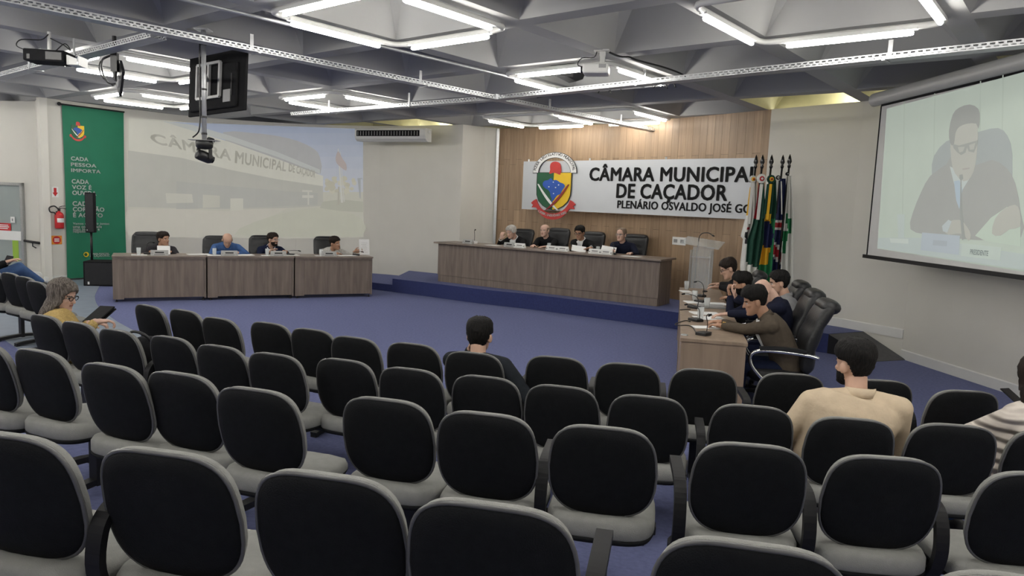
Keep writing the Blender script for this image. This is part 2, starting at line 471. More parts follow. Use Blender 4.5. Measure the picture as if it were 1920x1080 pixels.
for i in range(-10, 9):
    for j in range(-14, 12):
        c = lat(i, j, ZC)
        if c.y < -5.5 or c.y > 20 or c.x > 8 or c.x < -16: continue
        h = PIT / 2
        near = any(inside_room(c + ei * a * h + ej * e * h) for a in (-1, 0, 1) for e in (-1, 0, 1))
        if not near: continue
        out = not inside_room(c) and (c.y > 7)
        mi = 1 if out and any(inside_room(c + ei * a * h + ej * e * h) for a in (-1, 0, 1) for e in (-1, 0, 1)) else 0
        if i >= 4 and j in (-5, -4, 1, 2): mi = 1  # these coffers are coloured as if lit from the corridor
        P = lambda a, e, z: c + ei * a + ej * e + V((0, 0, z))
        o4 = [b.bm.verts.new(P(a * h, e * h, 0)) for a, e in ((-1, -1), (1, -1), (1, 1), (-1, 1))]
        m4 = [b.bm.verts.new(P(a * hm, e * hm, 0)) for a, e in ((-1, -1), (1, -1), (1, 1), (-1, 1))]
        t8 = [b.bm.verts.new(P(a, e, dep)) for a, e in ((-ht, -ht + cut), (-ht + cut, -ht), (ht - cut, -ht), (ht, -ht + cut), (ht, ht - cut), (ht - cut, ht), (-ht + cut, ht), (-ht, ht - cut))]
        for k in range(4): b.face([o4[k], o4[(k + 1) % 4], m4[(k + 1) % 4], m4[k]], 0)
        for k in range(4):
            k2 = (k + 1) % 4
            b.face([m4[k], t8[2 * k], t8[2 * k + 1]], mi)
            b.face([m4[k], t8[2 * k + 1], t8[(2 * k2)], m4[k2]], mi)
        b.face(t8, mi)
bmesh.ops.remove_doubles(b.bm, verts=b.bm.verts, dist=0.001)
struct(b.build('ceiling', [M['ceil'], M['yellow']], fix=False))
b = MB(); b.quad((-16, -6, 4.3), (8, -6, 4.3), (8, 20, 4.3), (-16, 20, 4.3)); struct(b.build('ceiling_slab', M['ceil']))

# warm lamps of the corridor beyond the hall walls, seen through the open coffers above them
for k, (i, j) in enumerate(((4.35, -4.5), (4.4, -3.9), (4.55, 0.75), (4.3, 1.35), (4.0, 2.0))):
    ld = bpy.data.lights.new('corridor_lamp', 'POINT'); ld.energy = 10; ld.color = (1, .95, .80); ld.shadow_soft_size = .12
    lo = bpy.data.objects.new('corridor_lamp', ld); C.objects.link(lo); lo.location = lat(i, j, ZC - .05)

# ------------------------------------------------------------------ fluorescent fittings: a square loop of conduit with four tubes
def light_loop(i, j, sides, label, group='square fluorescent fittings under the coffers'):
    c = lat(i, j, ZC)
    t = thing('ceiling_light', c, 0, label, 'ceiling light', group)
    h = 0.462 * PIT; z = -0.045; rc = 0.14
    pts = []
    for sa, se in ((-1, -1), (1, -1), (1, 1), (-1, 1)):
        k = {(-1, -1): ((-1, -1 + 0), ), }
    cor = [(-h, -h), (h, -h), (h, h), (-h, h)]; path = []
    for k in range(4):
        p = V((*cor[k], 0)); pr = V((*cor[k - 1], 0)); nx = V((*cor[(k + 1) % 4], 0))
        a = p + (pr - p).normalized() * rc; e = p + (nx - p).normalized() * rc
        for q in range(5):
            w = q / 4; path.append(a * (1 - w) ** 2 + p * 2 * w * (1 - w) + e * w ** 2)
    W = lambda p, z: ei * p.x + ej * p.y + V((0, 0, z))
    b = MB(); b.tube([W(p, z) for p in path], 0.028, 8, True)
    b.build('conduit', M['white_metal'], t, True)
    # a: low i side, b: high i side, c: low j side, d: high j side
    for s in sides:
        L = 0.52
        if s == 'a': p0, p1, out = V((-h, -L, 0)), V((-h, L, 0)), 1
        if s == 'b': p0, p1, out = V((h, -L, 0)), V((h, L, 0)), 1
        if s == 'c': p0, p1, out = V((-L, -h, 0)), V((L, -h, 0)), 1
        if s == 'd': p0, p1, out = V((-L, h, 0)), V((L, h, 0)), 1
        d = (p1 - p0).normalized()
        b = MB(); q0 = p0 - d * 0.03; q1 = p1 + d * 0.03
        b.flatbar([W(q0, z - .012), W(q1, z - .012)], 0.06, 0.03, W(V((-d.y, d.x, 0)), 0))
        hb = b.build('tube_holder', M['white_metal'], t)
        b = MB(); b.tube([W(p0 + d * w * (p1 - p0).length, z - .052) for w in (0, .02, .5, .98, 1)], [.015, .021, .021, .021, .015], 8)
        b.build('tube', M['tube'], t, True)
    return t
LN = {(0, 0): 'nearest lit square light fitting, overhead left of the centre', (2, 0): 'lit square light fitting around the white projector',
      (1, 2): 'nearest lit square light fitting at the upper right', (0, -3): 'lit square light fitting behind the bracket beside the hanging television',
      (2, -3): 'lit square light fitting right of the hanging television', (1, -5): 'lit square light fitting above the green banner',
      (4, -2): 'lit square light fitting above the left end of the wood wall', (4, -1): 'lit square light fitting above the middle of the wood wall',
      (-1, -6): 'lit square light fitting at the far left above the entrance door'}
for k, s in LOOPS.items(): light_loop(k[0], k[1], s, LN[k])
for k in HID: light_loop(k[0], k[1], 'abcd', 'added unseen square light fitting over the rear seats, brightening the hall')
# ================================================================== audience seats
M['seat_cloth'] = mat('grey seat cloth', (0.225, 0.225, 0.212), 0.9, var=0.06, vscale=25, bump=0.3, bscale=300, spec=0.2)
M['shell'] = mat('black seat shell', (0.0075, 0.008, 0.009), 0.75, var=0.15, vscale=30, bump=0.25, bscale=260, spec=0.15)
M['shell_edge'] = mat('edge lipping with painted highlight', (0.10, 0.10, 0.10), 0.25, var=0.05)  # lipping lightened, so its edge highlight sits in the colour
M['frame_blk'] = mat('black powder coat', (0.011, 0.011, 0.012), 0.45, var=0.1)
M['arm_blk'] = mat('black armrest', (0.008, 0.008, 0.009), 0.5, var=0.1, spec=0.25)
REC = 0.23                        # recline of the backrest in radians
def back_outline(sc=1.0, n=44):
    out = []
    for k in range(n):
        a = 2 * PI * k / n; ca, sa = math.cos(a), math.sin(a); e = 2 / 3.6
        x = math.copysign(abs(ca) ** e, ca); z = math.copysign(abs(sa) ** e, sa)
        w = 0.214 * (1.0 - 0.07 * max(0, z) - 0.10 * max(0, -z) ** 2)
        out.append((x * w * sc, z * 0.200 * sc))
    return out
def back_point(x, z, y):           # z measured from the middle of the backrest
    yy = y + 0.32 * x * x
    zc = 0.655
    return V((x, 0.046 - math.sin(REC) * z + math.cos(REC) * yy, zc + math.cos(REC) * z + math.sin(REC) * yy))
def mk_shell():
    b = MB(); R = []
    for sc, y in ((0.02, -0.022), (0.45, -0.020), (0.8, -0.014), (0.95, -0.006), (1.0, 0.004), (1.0, 0.012), (0.96, 0.014), (0.02, 0.012)):
        R.append([back_point(x, z, y) for x, z in back_outline(sc)])
    b.rings(R); return b.mesh('backrest_shell', M['shell'], True)
def mk_edge():
    b = MB(); b.tube([back_point(x, z, 0.006) for x, z in back_outline(1.004)], 0.0065, 6, True); return b.mesh('backrest_edge', M['shell_edge'], True)
def mk_cushion():
    b = MB(); R = []
    for sc, y in ((0.02, 0.010), (0.97, 0.010), (1.0, 0.020), (0.985, 0.036), (0.93, 0.048), (0.7, 0.056), (0.02, 0.060)):
        R.append([back_point(x, z, y) for x, z in back_outline(sc)])
    b.rings(R); return b.mesh('backrest_cushion', M['seat_cloth'], True)
def seat_outline(sc, n=40):
    out = []
    for k in range(n):
        a = 2 * PI * k / n; e = 2 / 3.8
        x = math.copysign(abs(math.cos(a)) ** e, math.cos(a)); y = math.copysign(abs(math.sin(a)) ** e, math.sin(a))
        out.append((x * 0.226 * sc, 0.272 + y * 0.248 * sc))
    return out
def mk_seat():
    b = MB(); R = []
    for sc, z in ((0.02, 0.375), (0.96, 0.375), (1.0, 0.39), (1.0, 0.425), (0.95, 0.448), (0.7, 0.455), (0.02, 0.450)):
        R.append([V((x, y, z - (0.05 * max(0, y - 0.42) / 0.1 if y > .42 else 0) * (1 if z > .4 else .4) + 0.12 * max(0, 0.2 - y) * (1 if z > .4 else .3))) for x, y in seat_outline(sc)])
    b.rings(R); return b.mesh('seat_cushion', M['seat_cloth'], True)
def mk_seat_shell():
    b = MB(); R = []
    for sc, z in ((0.02, 0.345), (0.80, 0.350), (0.97, 0.366), (1.008, 0.384), (0.97, 0.388), (0.02, 0.386)):
        R.append([V((x, y, z)) for x, y in seat_outline(sc)])
    b.rings(R); return b.mesh('seat_shell', M['shell'], True)
def mk_frame():
    b = MB(); b.box((0, 0.33, 0.325), (0.47, 0.06, 0.04), bevel=0.006)
    b.flatbar([(0, 0.36, 0.336), (0, 0.16, 0.336), (0, 0.10, 0.345), (0, 0.092, 0.40), (0, 0.108, 0.49)], 0.075, 0.012, (1, 0, 0))
    b.box((0, 0.3, 0.346), (0.22, 0.2, 0.012)); return b.mesh('seat_bracket', M['frame_blk'])
def mk_leg():
    b = MB(); b.box((0, 0.33, 0.165), (0.07, 0.04, 0.29), bevel=0.005)
    b.flatbar([(0, 0.06, 0.022), (0, 0.10, 0.03), (0, 0.33, 0.045), (0, 0.58, 0.03), (0, 0.63, 0.022)], 0.06, 0.035, (1, 0, 0))
    b.box((0, 0.075, 0.008), (0.05, 0.04, 0.016)); b.box((0, 0.615, 0.008), (0.05, 0.04, 0.016))
    return b.mesh('leg', M['frame_blk'])
def mk_arm(sx):
    b = MB(); x = 0.245 * sx
    path = smooth_poly([(x * .8, 0.33, 0.335), (x, 0.24, 0.335), (x, 0.13, 0.36), (x, 0.075, 0.46), (x, 0.085, 0.57), (x, 0.13, 0.625), (x, 0.22, 0.64), (x, 0.40, 0.645)], 4, False)
    b.flatbar(path, 0.048, 0.026, (1, 0, 0)); return b.mesh('armrest', M['arm_blk'], False)
SEAT = [('backrest_shell', mk_shell()), ('backrest_edge', mk_edge()), ('backrest_cushion', mk_cushion()), ('seat_cushion', mk_seat()), ('seat_shell', mk_seat_shell()), ('seat_bracket', mk_frame())]
LEG = mk_leg(); ARML = mk_arm(-1); ARMR = mk_arm(1)
def seat_spot(x, y):
    z = 0.86
    for _ in range(12):
        p = atz(x, y, z); z = floor_z(p.x, p.y) + 0.862
    return V((p.x, p.y, floor_z(p.x, p.y)))
CHAIRS = {}
def audience_chair(key, p, yaw, label, group, leg=True, arms=''):
    t = thing('auditorium_chair', p, yaw, label, 'chair', group)
    for n, me in SEAT: link(n, me, t)
    if leg: link('leg', LEG, t)
    if 'l' in arms: link('armrest', ARML, t)
    if 'r' in arms: link('armrest', ARMR, t)
    CHAIRS[key] = (p, yaw)
    return t
ORD = ['first', 'second', 'third', 'fourth', 'fifth', 'sixth', 'seventh', 'eighth', 'ninth', 'tenth', 'eleventh', 'twelfth', 'thirteenth', 'fourteenth']
ROWS = [
 ('front', 'front row near stage', [(272, 571), (340, 580), (405, 595), (500, 604), (580, 616), (660, 631), (770, 643), (885, 660), (1042, 668), (1178, 681), (1322, 692), (1488, 700), (1655, 712), (1818, 732)],
  {8: 'l', 9: 'l', 10: 'l', 11: 'l', 12: 'r', 13: ''}, {}),
 ('second', 'second row from stage', [(76, 590), (138, 603), (212, 617), (312, 630), (405, 647), (508, 662), (640, 673), (765, 690), (908, 705), (1052, 723), (1216, 742), (1414, 760), (1603, 784), (1797, 796)],
  {2: 'r', 8: 'r', 11: 'l', 12: '', 13: ''}, {}),
 ('third', 'third row from stage', [(-45, 640), (62, 655), (196, 682), (328, 698), (470, 728), (718, 747), (908, 774), (1132, 800), (1414, 833), (1672, 857), (1965, 888)],
  {7: 'l', 8: 'lr', 9: 'r'}, {}),
 ('fourth', 'row nearest the camera', [(-10, 812), (290, 845), (600, 889), (915, 946), (1415, 1022), (1960, 1090)],
  {3: 'r', 0: 'r'}, {}),
]
for key, where, pts, arms, _ in ROWS:
    P = [seat_spot(*q) for q in pts]
    n = len(P)
    # smooth facing: quadratic fit of the row in plan
    sx = [p.x for p in P]; sy = [p.y for p in P]
    A = Matrix(((sum(x ** 4 for x in sx), sum(x ** 3 for x in sx), sum(x * x for x in sx)), (sum(x ** 3 for x in sx), sum(x * x for x in sx), sum(sx)), (sum(x * x for x in sx), sum(sx), n)))
    q = A.inverted() @ V((sum(x * x * y for x, y in zip(sx, sy)), sum(x * y for x, y in zip(sx, sy)), sum(sy)))
    for i, p in enumerate(P):
        sl = 2 * q[0] * p.x + q[1]
        yaw = math.atan(sl)
        lab = 'black-backed auditorium chair, %s from left in the %s' % (ORD[i], where)
        if (key, i) == ('front', 7): lab = 'black-backed auditorium chair holding the dark-haired man in black, front row'
        if (key, i) == ('second', 12): lab = 'grey auditorium chair holding the man in the beige jacket'
        if (key, i) == ('second', 0): lab = 'grey auditorium chair holding the woman in yellow knitwear'
        audience_chair((key, i), p, yaw, lab, 'auditorium chairs, ' + where, leg=(i % 2 == 0 or key in ('third', 'fourth') and i % 2 == 1), arms=arms.get(i, ''))
# block of seats at the far left, past the side aisle
for i, (px, py) in enumerate([(62, 527), (40, 518), (13, 511), (-22, 505)]):
    p = atz(px, py, 0.86); p.z = 0
    audience_chair(('left', i), p, math.radians(-30), 'auditorium chair seen side on, %s from right in far left block' % ORD[i], 'auditorium chairs of the far left block', leg=True)

# ================================================================== executive chairs
M['leather'] = mat('black leather', (0.011, 0.0115, 0.013), 0.42, var=0.12, vscale=12, bump=0.35, bscale=45, spec=0.5)
def ex_section(w, d, y, z, n=28, e=0.62):
    out = []
    for k in range(n):
        a = 2 * PI * k / n; ca, sa = math.cos(a), math.sin(a)
        x = math.copysign(abs(ca) ** e, ca) * w; yy = math.copysign(abs(sa) ** e, sa) * d
        out.append(V((x, y + yy + 0.25 * x * x, z)))
    return out
def mk_exback(H):
    b = MB(); R = []; n = 26
    for k in range(n + 1):
        t = k / n; z = 0.50 + t * (H - 0.50)
        puff = abs(math.sin(t * PI * 3.0)) ** 0.45
        w = 0.245 + 0.02 * math.sin(t * PI)
        d = 0.045 + 0.022 * puff
        if t > .9: s = math.sqrt(max(0, 1 - ((t - .9) / .1) ** 2)); w *= .62 + .38 * s; d *= .25 + .75 * s
        if t < .06: s = t / .06; w *= .85 + .15 * s; d *= .5 + .5 * s
        R.append(ex_section(w, d, -0.22 - 0.16 * t + 0.05 * math.sin(t * PI), z))
    b.rings(R); return b.mesh('backrest', M['leather'], True)
def mk_exroll(H):
    b = MB(); R = []
    for k in range(13):
        t = -1 + 2 * k / 12; x = t * 0.235; s = math.sqrt(max(0.0, 1 - abs(t) ** 5)) * .9 + .1
        pts = []
        for q in range(14):
            a = 2 * PI * q / 14
            pts.append(V((x, -0.375 + 0.25 * x * x + math.cos(a) * 0.085 * s, H - 0.035 + math.sin(a) * 0.062 * s)))
        R.append(pts)
    b.rings(R); return b.mesh('headrest', M['leather'], True)
def mk_exseat():
    b = MB(); R = []
    for w, d, z in ((.02, .02, .40), (.22, .22, .40), (.26, .25, .43), (.265, .255, .47), (.24, .235, .50), (.12, .12, .515), (.02, .02, .515)):
        R.append([V((p.x, p.y - 0.25 * p.x * p.x, p.z)) for p in ex_section(w, d, 0.02, z)])
    b.rings(R); return b.mesh('seat', M['leather'], True)
def mk_exbase():
    b = MB(); b.tube([(0, 0, .06), (0, 0, .40)], .028, 12); b.lathe([(.05, .06), (.05, .12), (.03, .16)], 12)
    for k in range(5):
        a = 2 * PI * k / 5 + .3; b.flatbar([(0, 0, .10), (.16 * math.cos(a), .16 * math.sin(a), .09), (.30 * math.cos(a), .30 * math.sin(a), .065)], .045, .03, (-math.sin(a), math.cos(a), 0))
    return b.mesh('base', M['frame_blk'])
def mk_caster():
    b = MB()
    for dx in (-.014, .014): b.lathe([(.005, -.008), (.026, -.008), (.028, 0), (.026, .008), (.005, .008)], 14, (dx, 0, 0.028), (1, 0, 0))
    b.tube([(0, 0, .03), (0, 0, .06)], .008, 6); return b.mesh('caster', M['blk_plastic'], True)
def mk_exarm(sx):
    b = MB(); x = .285 * sx
    path = smooth_poly([(x * .8, .12, .42), (x, .16, .45), (x, .25, .55), (x, .27, .64), (x, .20, .69), (x, .0, .695), (x, -.20, .68), (x, -.28, .66)], 4, False)
    b.tube(path, .017, 8); return b.mesh('armrest', M['chrome'], True)
def mk_expad(sx):
    b = MB(); x = .285 * sx; b.flatbar(smooth_poly([(x, .20, .713), (x, .08, .722), (x, -.08, .722), (x, -.18, .706)], 3, False), .05, .028, (1, 0, 0)); return b.mesh('arm_pad', M['leather'])
EXP = {}
EXC = [('seat', mk_exseat()), ('base', mk_exbase())]
CAST = mk_caster(); EXARM = [mk_exarm(-1), mk_exarm(1)]; EXPAD = [mk_expad(-1), mk_expad(1)]
def exec_chair(top, floor, yaw, label, group):
    """top: world position of the middle of the top of the backrest"""
    H = round(top.z - floor, 2)
    if H not in EXP: EXP[H] = (mk_exback(H), mk_exroll(H))
    off = Matrix.Rotation(yaw, 3, 'Z') @ V((0, -0.37, 0))
    t = thing('executive_chair', (top.x - off.x, top.y - off.y, floor), yaw, label, 'chair', group)
    link('backrest', EXP[H][0], t); link('headrest', EXP[H][1], t)
    for n, me in EXC: link(n, me, t)
    for k in range(5):
        a = 2 * PI * k / 5 + .3; c = link('caster', CAST, t); c.location = (.30 * math.cos(a), .30 * math.sin(a), 0); c.rotation_euler = (0, 0, a)
    for k in range(2):
        a = link('armrest', EXARM[k], t); link('arm_pad', EXPAD[k], a)
    return t

# ================================================================== desks
def plan_frame(p0, p1, z):
    """local X runs along p0-p1, local Y to the left of it, Z up"""
    d = V((p1[0] - p0[0], p1[1] - p0[1], 0)); L = d.length; d.normalize()
    return V((p0[0], p0[1], z)), math.atan2(d.y, d.x), L
TP = [(-6.51, 11.64), (-5.235, 12.285), (-3.93, 12.945), (-2.64, 13.60)]
LEFT_TOP = 0.765
for i in range(3):
    o, rz, L = plan_frame(TP[i], TP[i + 1], 0); L -= 0.02
    t = thing('council_table', o, rz, ['grey-brown laminate council table beside the black subwoofer, leftmost of the three', 'grey-brown laminate council table, middle of the three on the left', 'grey-brown laminate council table nearest the blue platform, rightmost of the three'][i], 'table', 'council tables in front of the projected picture')
    b = MB(); b.box((L / 2, .29, LEFT_TOP - .014), (L + .01, .64, .028), bevel=.003); b.build('tabletop', M['desktop'], t)
    b = MB(); b.box((L / 2 + .06, .02, .395), (L - .19, .022, .66), bevel=.002); b.build('front_panel', M['desk'], t)
    b = MB(); b.box((.085, .012, .395), (.155, .034, .70), bevel=.002); b.build('front_stile', M['desk'], t)
    b = MB(); b.box((L / 2, .01, LEFT_TOP - .042), (L - .02, .04, .028)); b.build('front_rail', M['desktop'], t)
    for x in (.016, L - .016):
        b = MB(); b.box((x, .29, .395), (.03, .56, .70), bevel=.002); b.build('side_panel', M['desk'], t)
    for x in (.05, L - .05):
        for y in (.05, .52):
            b = MB(); b.lathe([(.018, 0), (.02, .006), (.02, .02), (.010, .024), (.010, .046)], 10, (x, y, 0)); b.build('foot', M['blk_plastic'], t, True)
# main desk on the platform
MD0 = (-1.50, 14.32); MD1 = (2.42, 11.84); MTOP = PLAT + 0.79
o, rz, ML = plan_frame(MD0, MD1, PLAT)
t = thing('presiding_desk', o, rz, 'long grey-brown presiding desk standing on the blue platform', 'desk')
b = MB(); b.box((ML / 2, .27, .79 - .016), (ML + .10, .72, .032), bevel=.003); b.build('desktop', M['desktop'], t)
b = MB(); b.box((ML / 2, .016, .445), (ML, .03, .625), bevel=.002); b.build('front_panel', M['desk'], t)
b = MB(); b.box((ML / 2, .024, .0645), (ML - .02, .03, .127)); b.build('plinth', M['desk'], t)
for x in (.015, ML - .015):
    b = MB(); b.box((x, .30, .378), (.03, .53, .755), bevel=.002); b.build('side_panel', M['desk'], t)
b = MB(); b.box((ML / 2, .03, .1325), (ML - .01, .026, .006)); b.build('dark_seam', M['deskgap'], t)  # dark strip along the seam above the plinth
def on_main(u, v, z=0.0):
    d = V((MD1[0] - MD0[0], MD1[1] - MD0[1], 0)).normalized(); n = V((-d.y, d.x, 0))
    return V((MD0[0], MD0[1], MTOP + z)) + d * u + n * v
# right hand desk
RD0 = V((1.475, 6.15, 0)); RD1 = V((2.42, 10.35, 0)); RTOP = 0.765
rd = (RD1 - RD0).normalized(); rn = V((rd.y, -rd.x, 0)); RL = (RD1 - RD0).length; RWD = 0.56
t = thing('council_desk', RD0, math.atan2(rd.y, rd.x), 'long light brown laminate desk on the right, running away from the seats', 'desk')
b = MB(); b.box((RL / 2, -RWD / 2, RTOP - .016), (RL, RWD, .032), bevel=.003); b.build('desktop', M['desk_r'], t)
b = MB(); b.box((RL / 2, -.03, .38), (RL - .07, .025, .70), bevel=.002); b.build('front_panel', M['desk_r'], t)
for x in (.03, RL / 2, RL - .03):
    b = MB(); b.box((x, -RWD / 2, .365), (.035, RWD - .02, .735), bevel=.002); b.build('side_panel', M['desk_r'], t)
def on_right(u, v, z=0.0): return V((RD0.x, RD0.y, RTOP + z)) + rd * u + rn * v
# ================================================================== things on the walls
UP = V((0, 0, 1))
M['banner'] = mat('green banner cloth', (0.014, 0.165, 0.088), 0.7, var=0.06, vscale=3, bump=0.15, bscale=12)
M['red'] = mat('red paint', (0.50, 0.022, 0.025), 0.45, var=0.05)
M['orange'] = mat('orange sign', (0.75, 0.28, 0.03), 0.5, var=0.03)
M['c_green'] = mat('crest green', (0.012, 0.10, 0.04), 0.45, var=0.04)
M['c_yellow'] = mat('crest yellow', (0.80, 0.52, 0.015), 0.45, var=0.03)
M['c_blue'] = mat('crest blue', (0.02, 0.09, 0.42), 0.45, var=0.04)
M['c_red'] = mat('crest red', (0.50, 0.035, 0.03), 0.45, var=0.04)
M['c_dred'] = mat('crest dark red', (0.26, 0.02, 0.02), 0.45, var=0.04)
M['sign'] = mat('satin aluminium panel', (0.56, 0.58, 0.60), 0.42, 0.25, var=0.02, vscale=3)

# --- the crest (drawn once in its own plane: 1 unit wide, origin at the middle of the shield)
SHIELD_L = [(-.47, .46), (0, .46), (0, -.64), (-.12, -.62), (-.28, -.52), (-.40, -.38), (-.46, -.20), (-.47, 0)]
SHIELD_R = [(-x, y) for x, y in SHIELD_L]
MAPP = [(-.30, .14), (-.25, .22), (-.15, .24), (-.08, .30), (-.02, .23), (.05, .25), (.12, .22), (.19, .17), (.27, .14), (.32, .07), (.29, 0), (.24, -.08), (.20, -.17), (.12, -.21), (.06, -.30), (.03, -.36), (-.05, -.42), (-.02, -.33), (-.06, -.24), (-.08, -.13), (-.14, -.05), (-.20, -.02), (-.28, .05)]
CAP_ = [(-.13, .43), (-.11, .55), (-.12, .64), (-.10, .74), (-.02, .79), (.08, .78), (.15, .72), (.18, .60), (.19, .50), (.17, .40), (.08, .44), (-.02, .46)]
def sabre(sx):
    out = []; inn = []
    for k in range(13):
        t = k / 12; x = -.43 + .60 * t; y = .12 - .78 * t + .0 + .30 * t * (1 - t) * -1
        out.append((sx * (x - .018), y - .03 * math.sin(PI * t))); inn.append((sx * (x + .018), y + .035 * math.sin(PI * t)))
    return out + inn[::-1]
def arc_band(r0, r1, a0, a1, cx, cy, sy=1.0, n=20):
    o = [(cx + r1 * math.cos(a0 + (a1 - a0) * k / n), cy + sy * r1 * math.sin(a0 + (a1 - a0) * k / n)) for k in range(n + 1)]
    i = [(cx + r0 * math.cos(a0 + (a1 - a0) * k / n), cy + sy * r0 * math.sin(a0 + (a1 - a0) * k / n)) for k in range(n + 1)]
    return o + i[::-1]
def letters_on_arc(text, r, a0, a1, cx, cy, size, flip, depth, z, name, m, parent, F, S):
    b = MB(); n = len(text)
    for k, ch in enumerate(text):
        if ch == ' ': continue
        a = a0 + (a1 - a0) * (k + .5) / n
        me = text_mesh(ch, size, .022, 0, 'CENTER')
        rot = a - PI / 2 if not flip else a + PI / 2
        for f in me.polygons:
            vs = []
            for vi in f.vertices:
                c = me.vertices[vi].co; x, y = c.x, c.y - size * .30
                X = cx + r * math.cos(a) + x * math.cos(rot) - y * math.sin(rot); Y = cy + r * math.sin(a) + x * math.sin(rot) + y * math.cos(rot)
                vs.append(b.bm.verts.new((F @ V((X * S, Y * S, z)))))
            b.face(vs)
        bpy.data.meshes.remove(me)
    bmesh.ops.remove_doubles(b.bm, verts=b.bm.verts, dist=1e-6)
    return b.build(name, m, parent, fix=False)
def crest(parent, F, S, th, with_text=True):
    """F places the crest plane, S its width in metres, th the thickness of its layers"""
    sc = lambda p: [(x * S, y * S) for x, y in p]
    b = MB(); b.prism(sc(SHIELD_L), th, F); sh = b.build('shield_green', M['c_green'], parent)
    b = MB(); b.prism(sc(SHIELD_R), th, F); b.build('shield_yellow', M['c_yellow'], parent)
    if with_text:
        out = smooth_poly([(x * 1.045, y * 1.03) for x, y in [(-.47, .46), (.47, .46), (.47, 0), (.46, -.20), (.40, -.38), (.28, -.52), (.12, -.62), (0, -.64), (-.12, -.62), (-.28, -.52), (-.40, -.38), (-.46, -.20), (-.47, 0)]], 1)
        b = MB(); b.prism(sc(out), th * .6, F); b.build('shield_rim', M['ink'], parent)
    b = MB(); b.prism(sc(smooth_poly(MAPP, 2)), th * .5, F, th); b.build('country_map', M['c_blue'], parent)
    if with_text:
        b = MB()
        for x, y in ((.0, .18), (.15, .10), (-.12, .04), (.07, .02), (.02, -.16)): b.prism([((x + .017 * math.cos(q)) * S, (y + .017 * math.sin(q)) * S) for q in [k * PI / 4 for k in range(8)]], th * .2, F, th * 1.5)
        b.build('stars', M['white'], parent)
    b = MB(); b.prism(sc(sabre(1)), th * .4, F, th * 1.55); b.build('sabre_white', M['white'], parent)
    b = MB(); b.prism(sc(sabre(-1)), th * .4, F, th * 2.0); b.build('sabre_red', M['c_dred'], parent)
    b = MB(); b.prism(sc(smooth_poly(CAP_, 2)), th * 1.2, F); b.build('cap', M['c_red'], parent)
    b = MB(); b.prism(sc(smooth_poly([(-.62, -.46), (-.48, -.34), (-.44, -.44), (-.34, -.60), (-.18, -.72), (0, -.76), (.18, -.72), (.34, -.60), (.44, -.44), (.48, -.34), (.62, -.46), (.56, -.52), (.60, -.60), (.47, -.60), (.36, -.77), (.2, -.90), (0, -.94), (-.2, -.90), (-.36, -.77), (-.47, -.60), (-.60, -.60), (-.56, -.52)], 2)), th * 1.1, F); rb = b.build('ribbon', M['c_red'], parent)
    if with_text:
        # white arch with its lettering
        b = MB(); b.prism(sc(arc_band(.455, .60, 0.0, PI, 0, .46, 1.0, 26)), th * 1.2, F)
        b.build('arch', M['white'], parent)
        b = MB(); b.prism(sc(arc_band(.44, .615, -0.03, PI + .03, 0, .46, 1.0, 26)), th * .7, F); b.build('arch_rim', M['ink'], parent)
        letters_on_arc('PODER LEGISLATIVO MUNICIPAL', .528, PI - .12, .12, 0, .46, .105, False, 0, th * 1.3, 'arch_lettering', M['ink'], parent, F, S)
        letters_on_arc('O PODER, UNIDO É MAIS FORTE', .68, PI * 1.5 - .62, PI * 1.5 + .62, 0, -.16, .095, True, 0, th * 1.2, 'ribbon_lettering', M['white'], parent, F, S)
    return sh

# --- wall sign with lettering
S0 = V((0.135, 15.2, 1.77)); S1 = V((3.86, 11.70, 1.77)); SH = 0.985
SE = (S1 - S0); SL = SE.length; SE.normalize(); SN = SE.cross(UP).normalized()
t = thing('wall_sign', S0, 0, 'silver wall sign reading CÂMARA MUNICIPAL DE CAÇADOR on the wood wall', 'sign')
FS = frame(V((0, 0, 0)), SE, UP)
b = MB(); b.prism([(0, 0), (SL, 0), (SL, SH), (0, SH)], 0.03, FS, -0.03); b.build('panel', M['sign'], t)
b = MB()
for x in (.1, SL * .33, SL * .66, SL - .1):
    b.box(FS @ V((x, SH + .02, -.05)), (.03, .03, .05)); b.box(FS @ V((x, SH * .5, -.06)), (.04, .04, .06))
b.build('bracket', M['steel'], t)
def sign_uv(px, py):
    p = on_plane(px, py, S0, SN) - S0; return p.dot(SE), p.z
def sign_text(name, body, px0, py_top, px1, py_bot, bold):
    u0, _ = sign_uv(px0, py_bot); u1, _ = sign_uv(px1, py_bot)
    _, v0 = sign_uv((px0 + px1) / 2, py_bot); _, v1 = sign_uv((px0 + px1) / 2, py_top)
    me = fit_text(body, u1 - u0, v1 - v0, bold, 0.012, 1.05)
    me.transform(FS @ Matrix.Translation((u0, v0, 0.0005))); me.materials.append(M['ink'])
    me.name = name; return link(name, me, t)
sign_text('lettering', 'CÂMARA MUNICIPAL', 1105, 306, 1423, 341, .028)
sign_text('lettering', 'DE CAÇADOR', 1155, 345, 1363, 381, .028)
sign_text('lettering', 'PLENÁRIO OSVALDO JOSÉ GOMES', 1157, 376, 1447, 401, .02)
cu, cv = sign_uv(1039, 353)
w_ = sign_uv(1071, 346)[0] - sign_uv(1006, 346)[0]
crest(t, FS @ Matrix.Translation((cu, cv, 0.012)) @ Matrix.Diagonal((1, .71, 1, 1)), w_ * 1.03, 0.014)

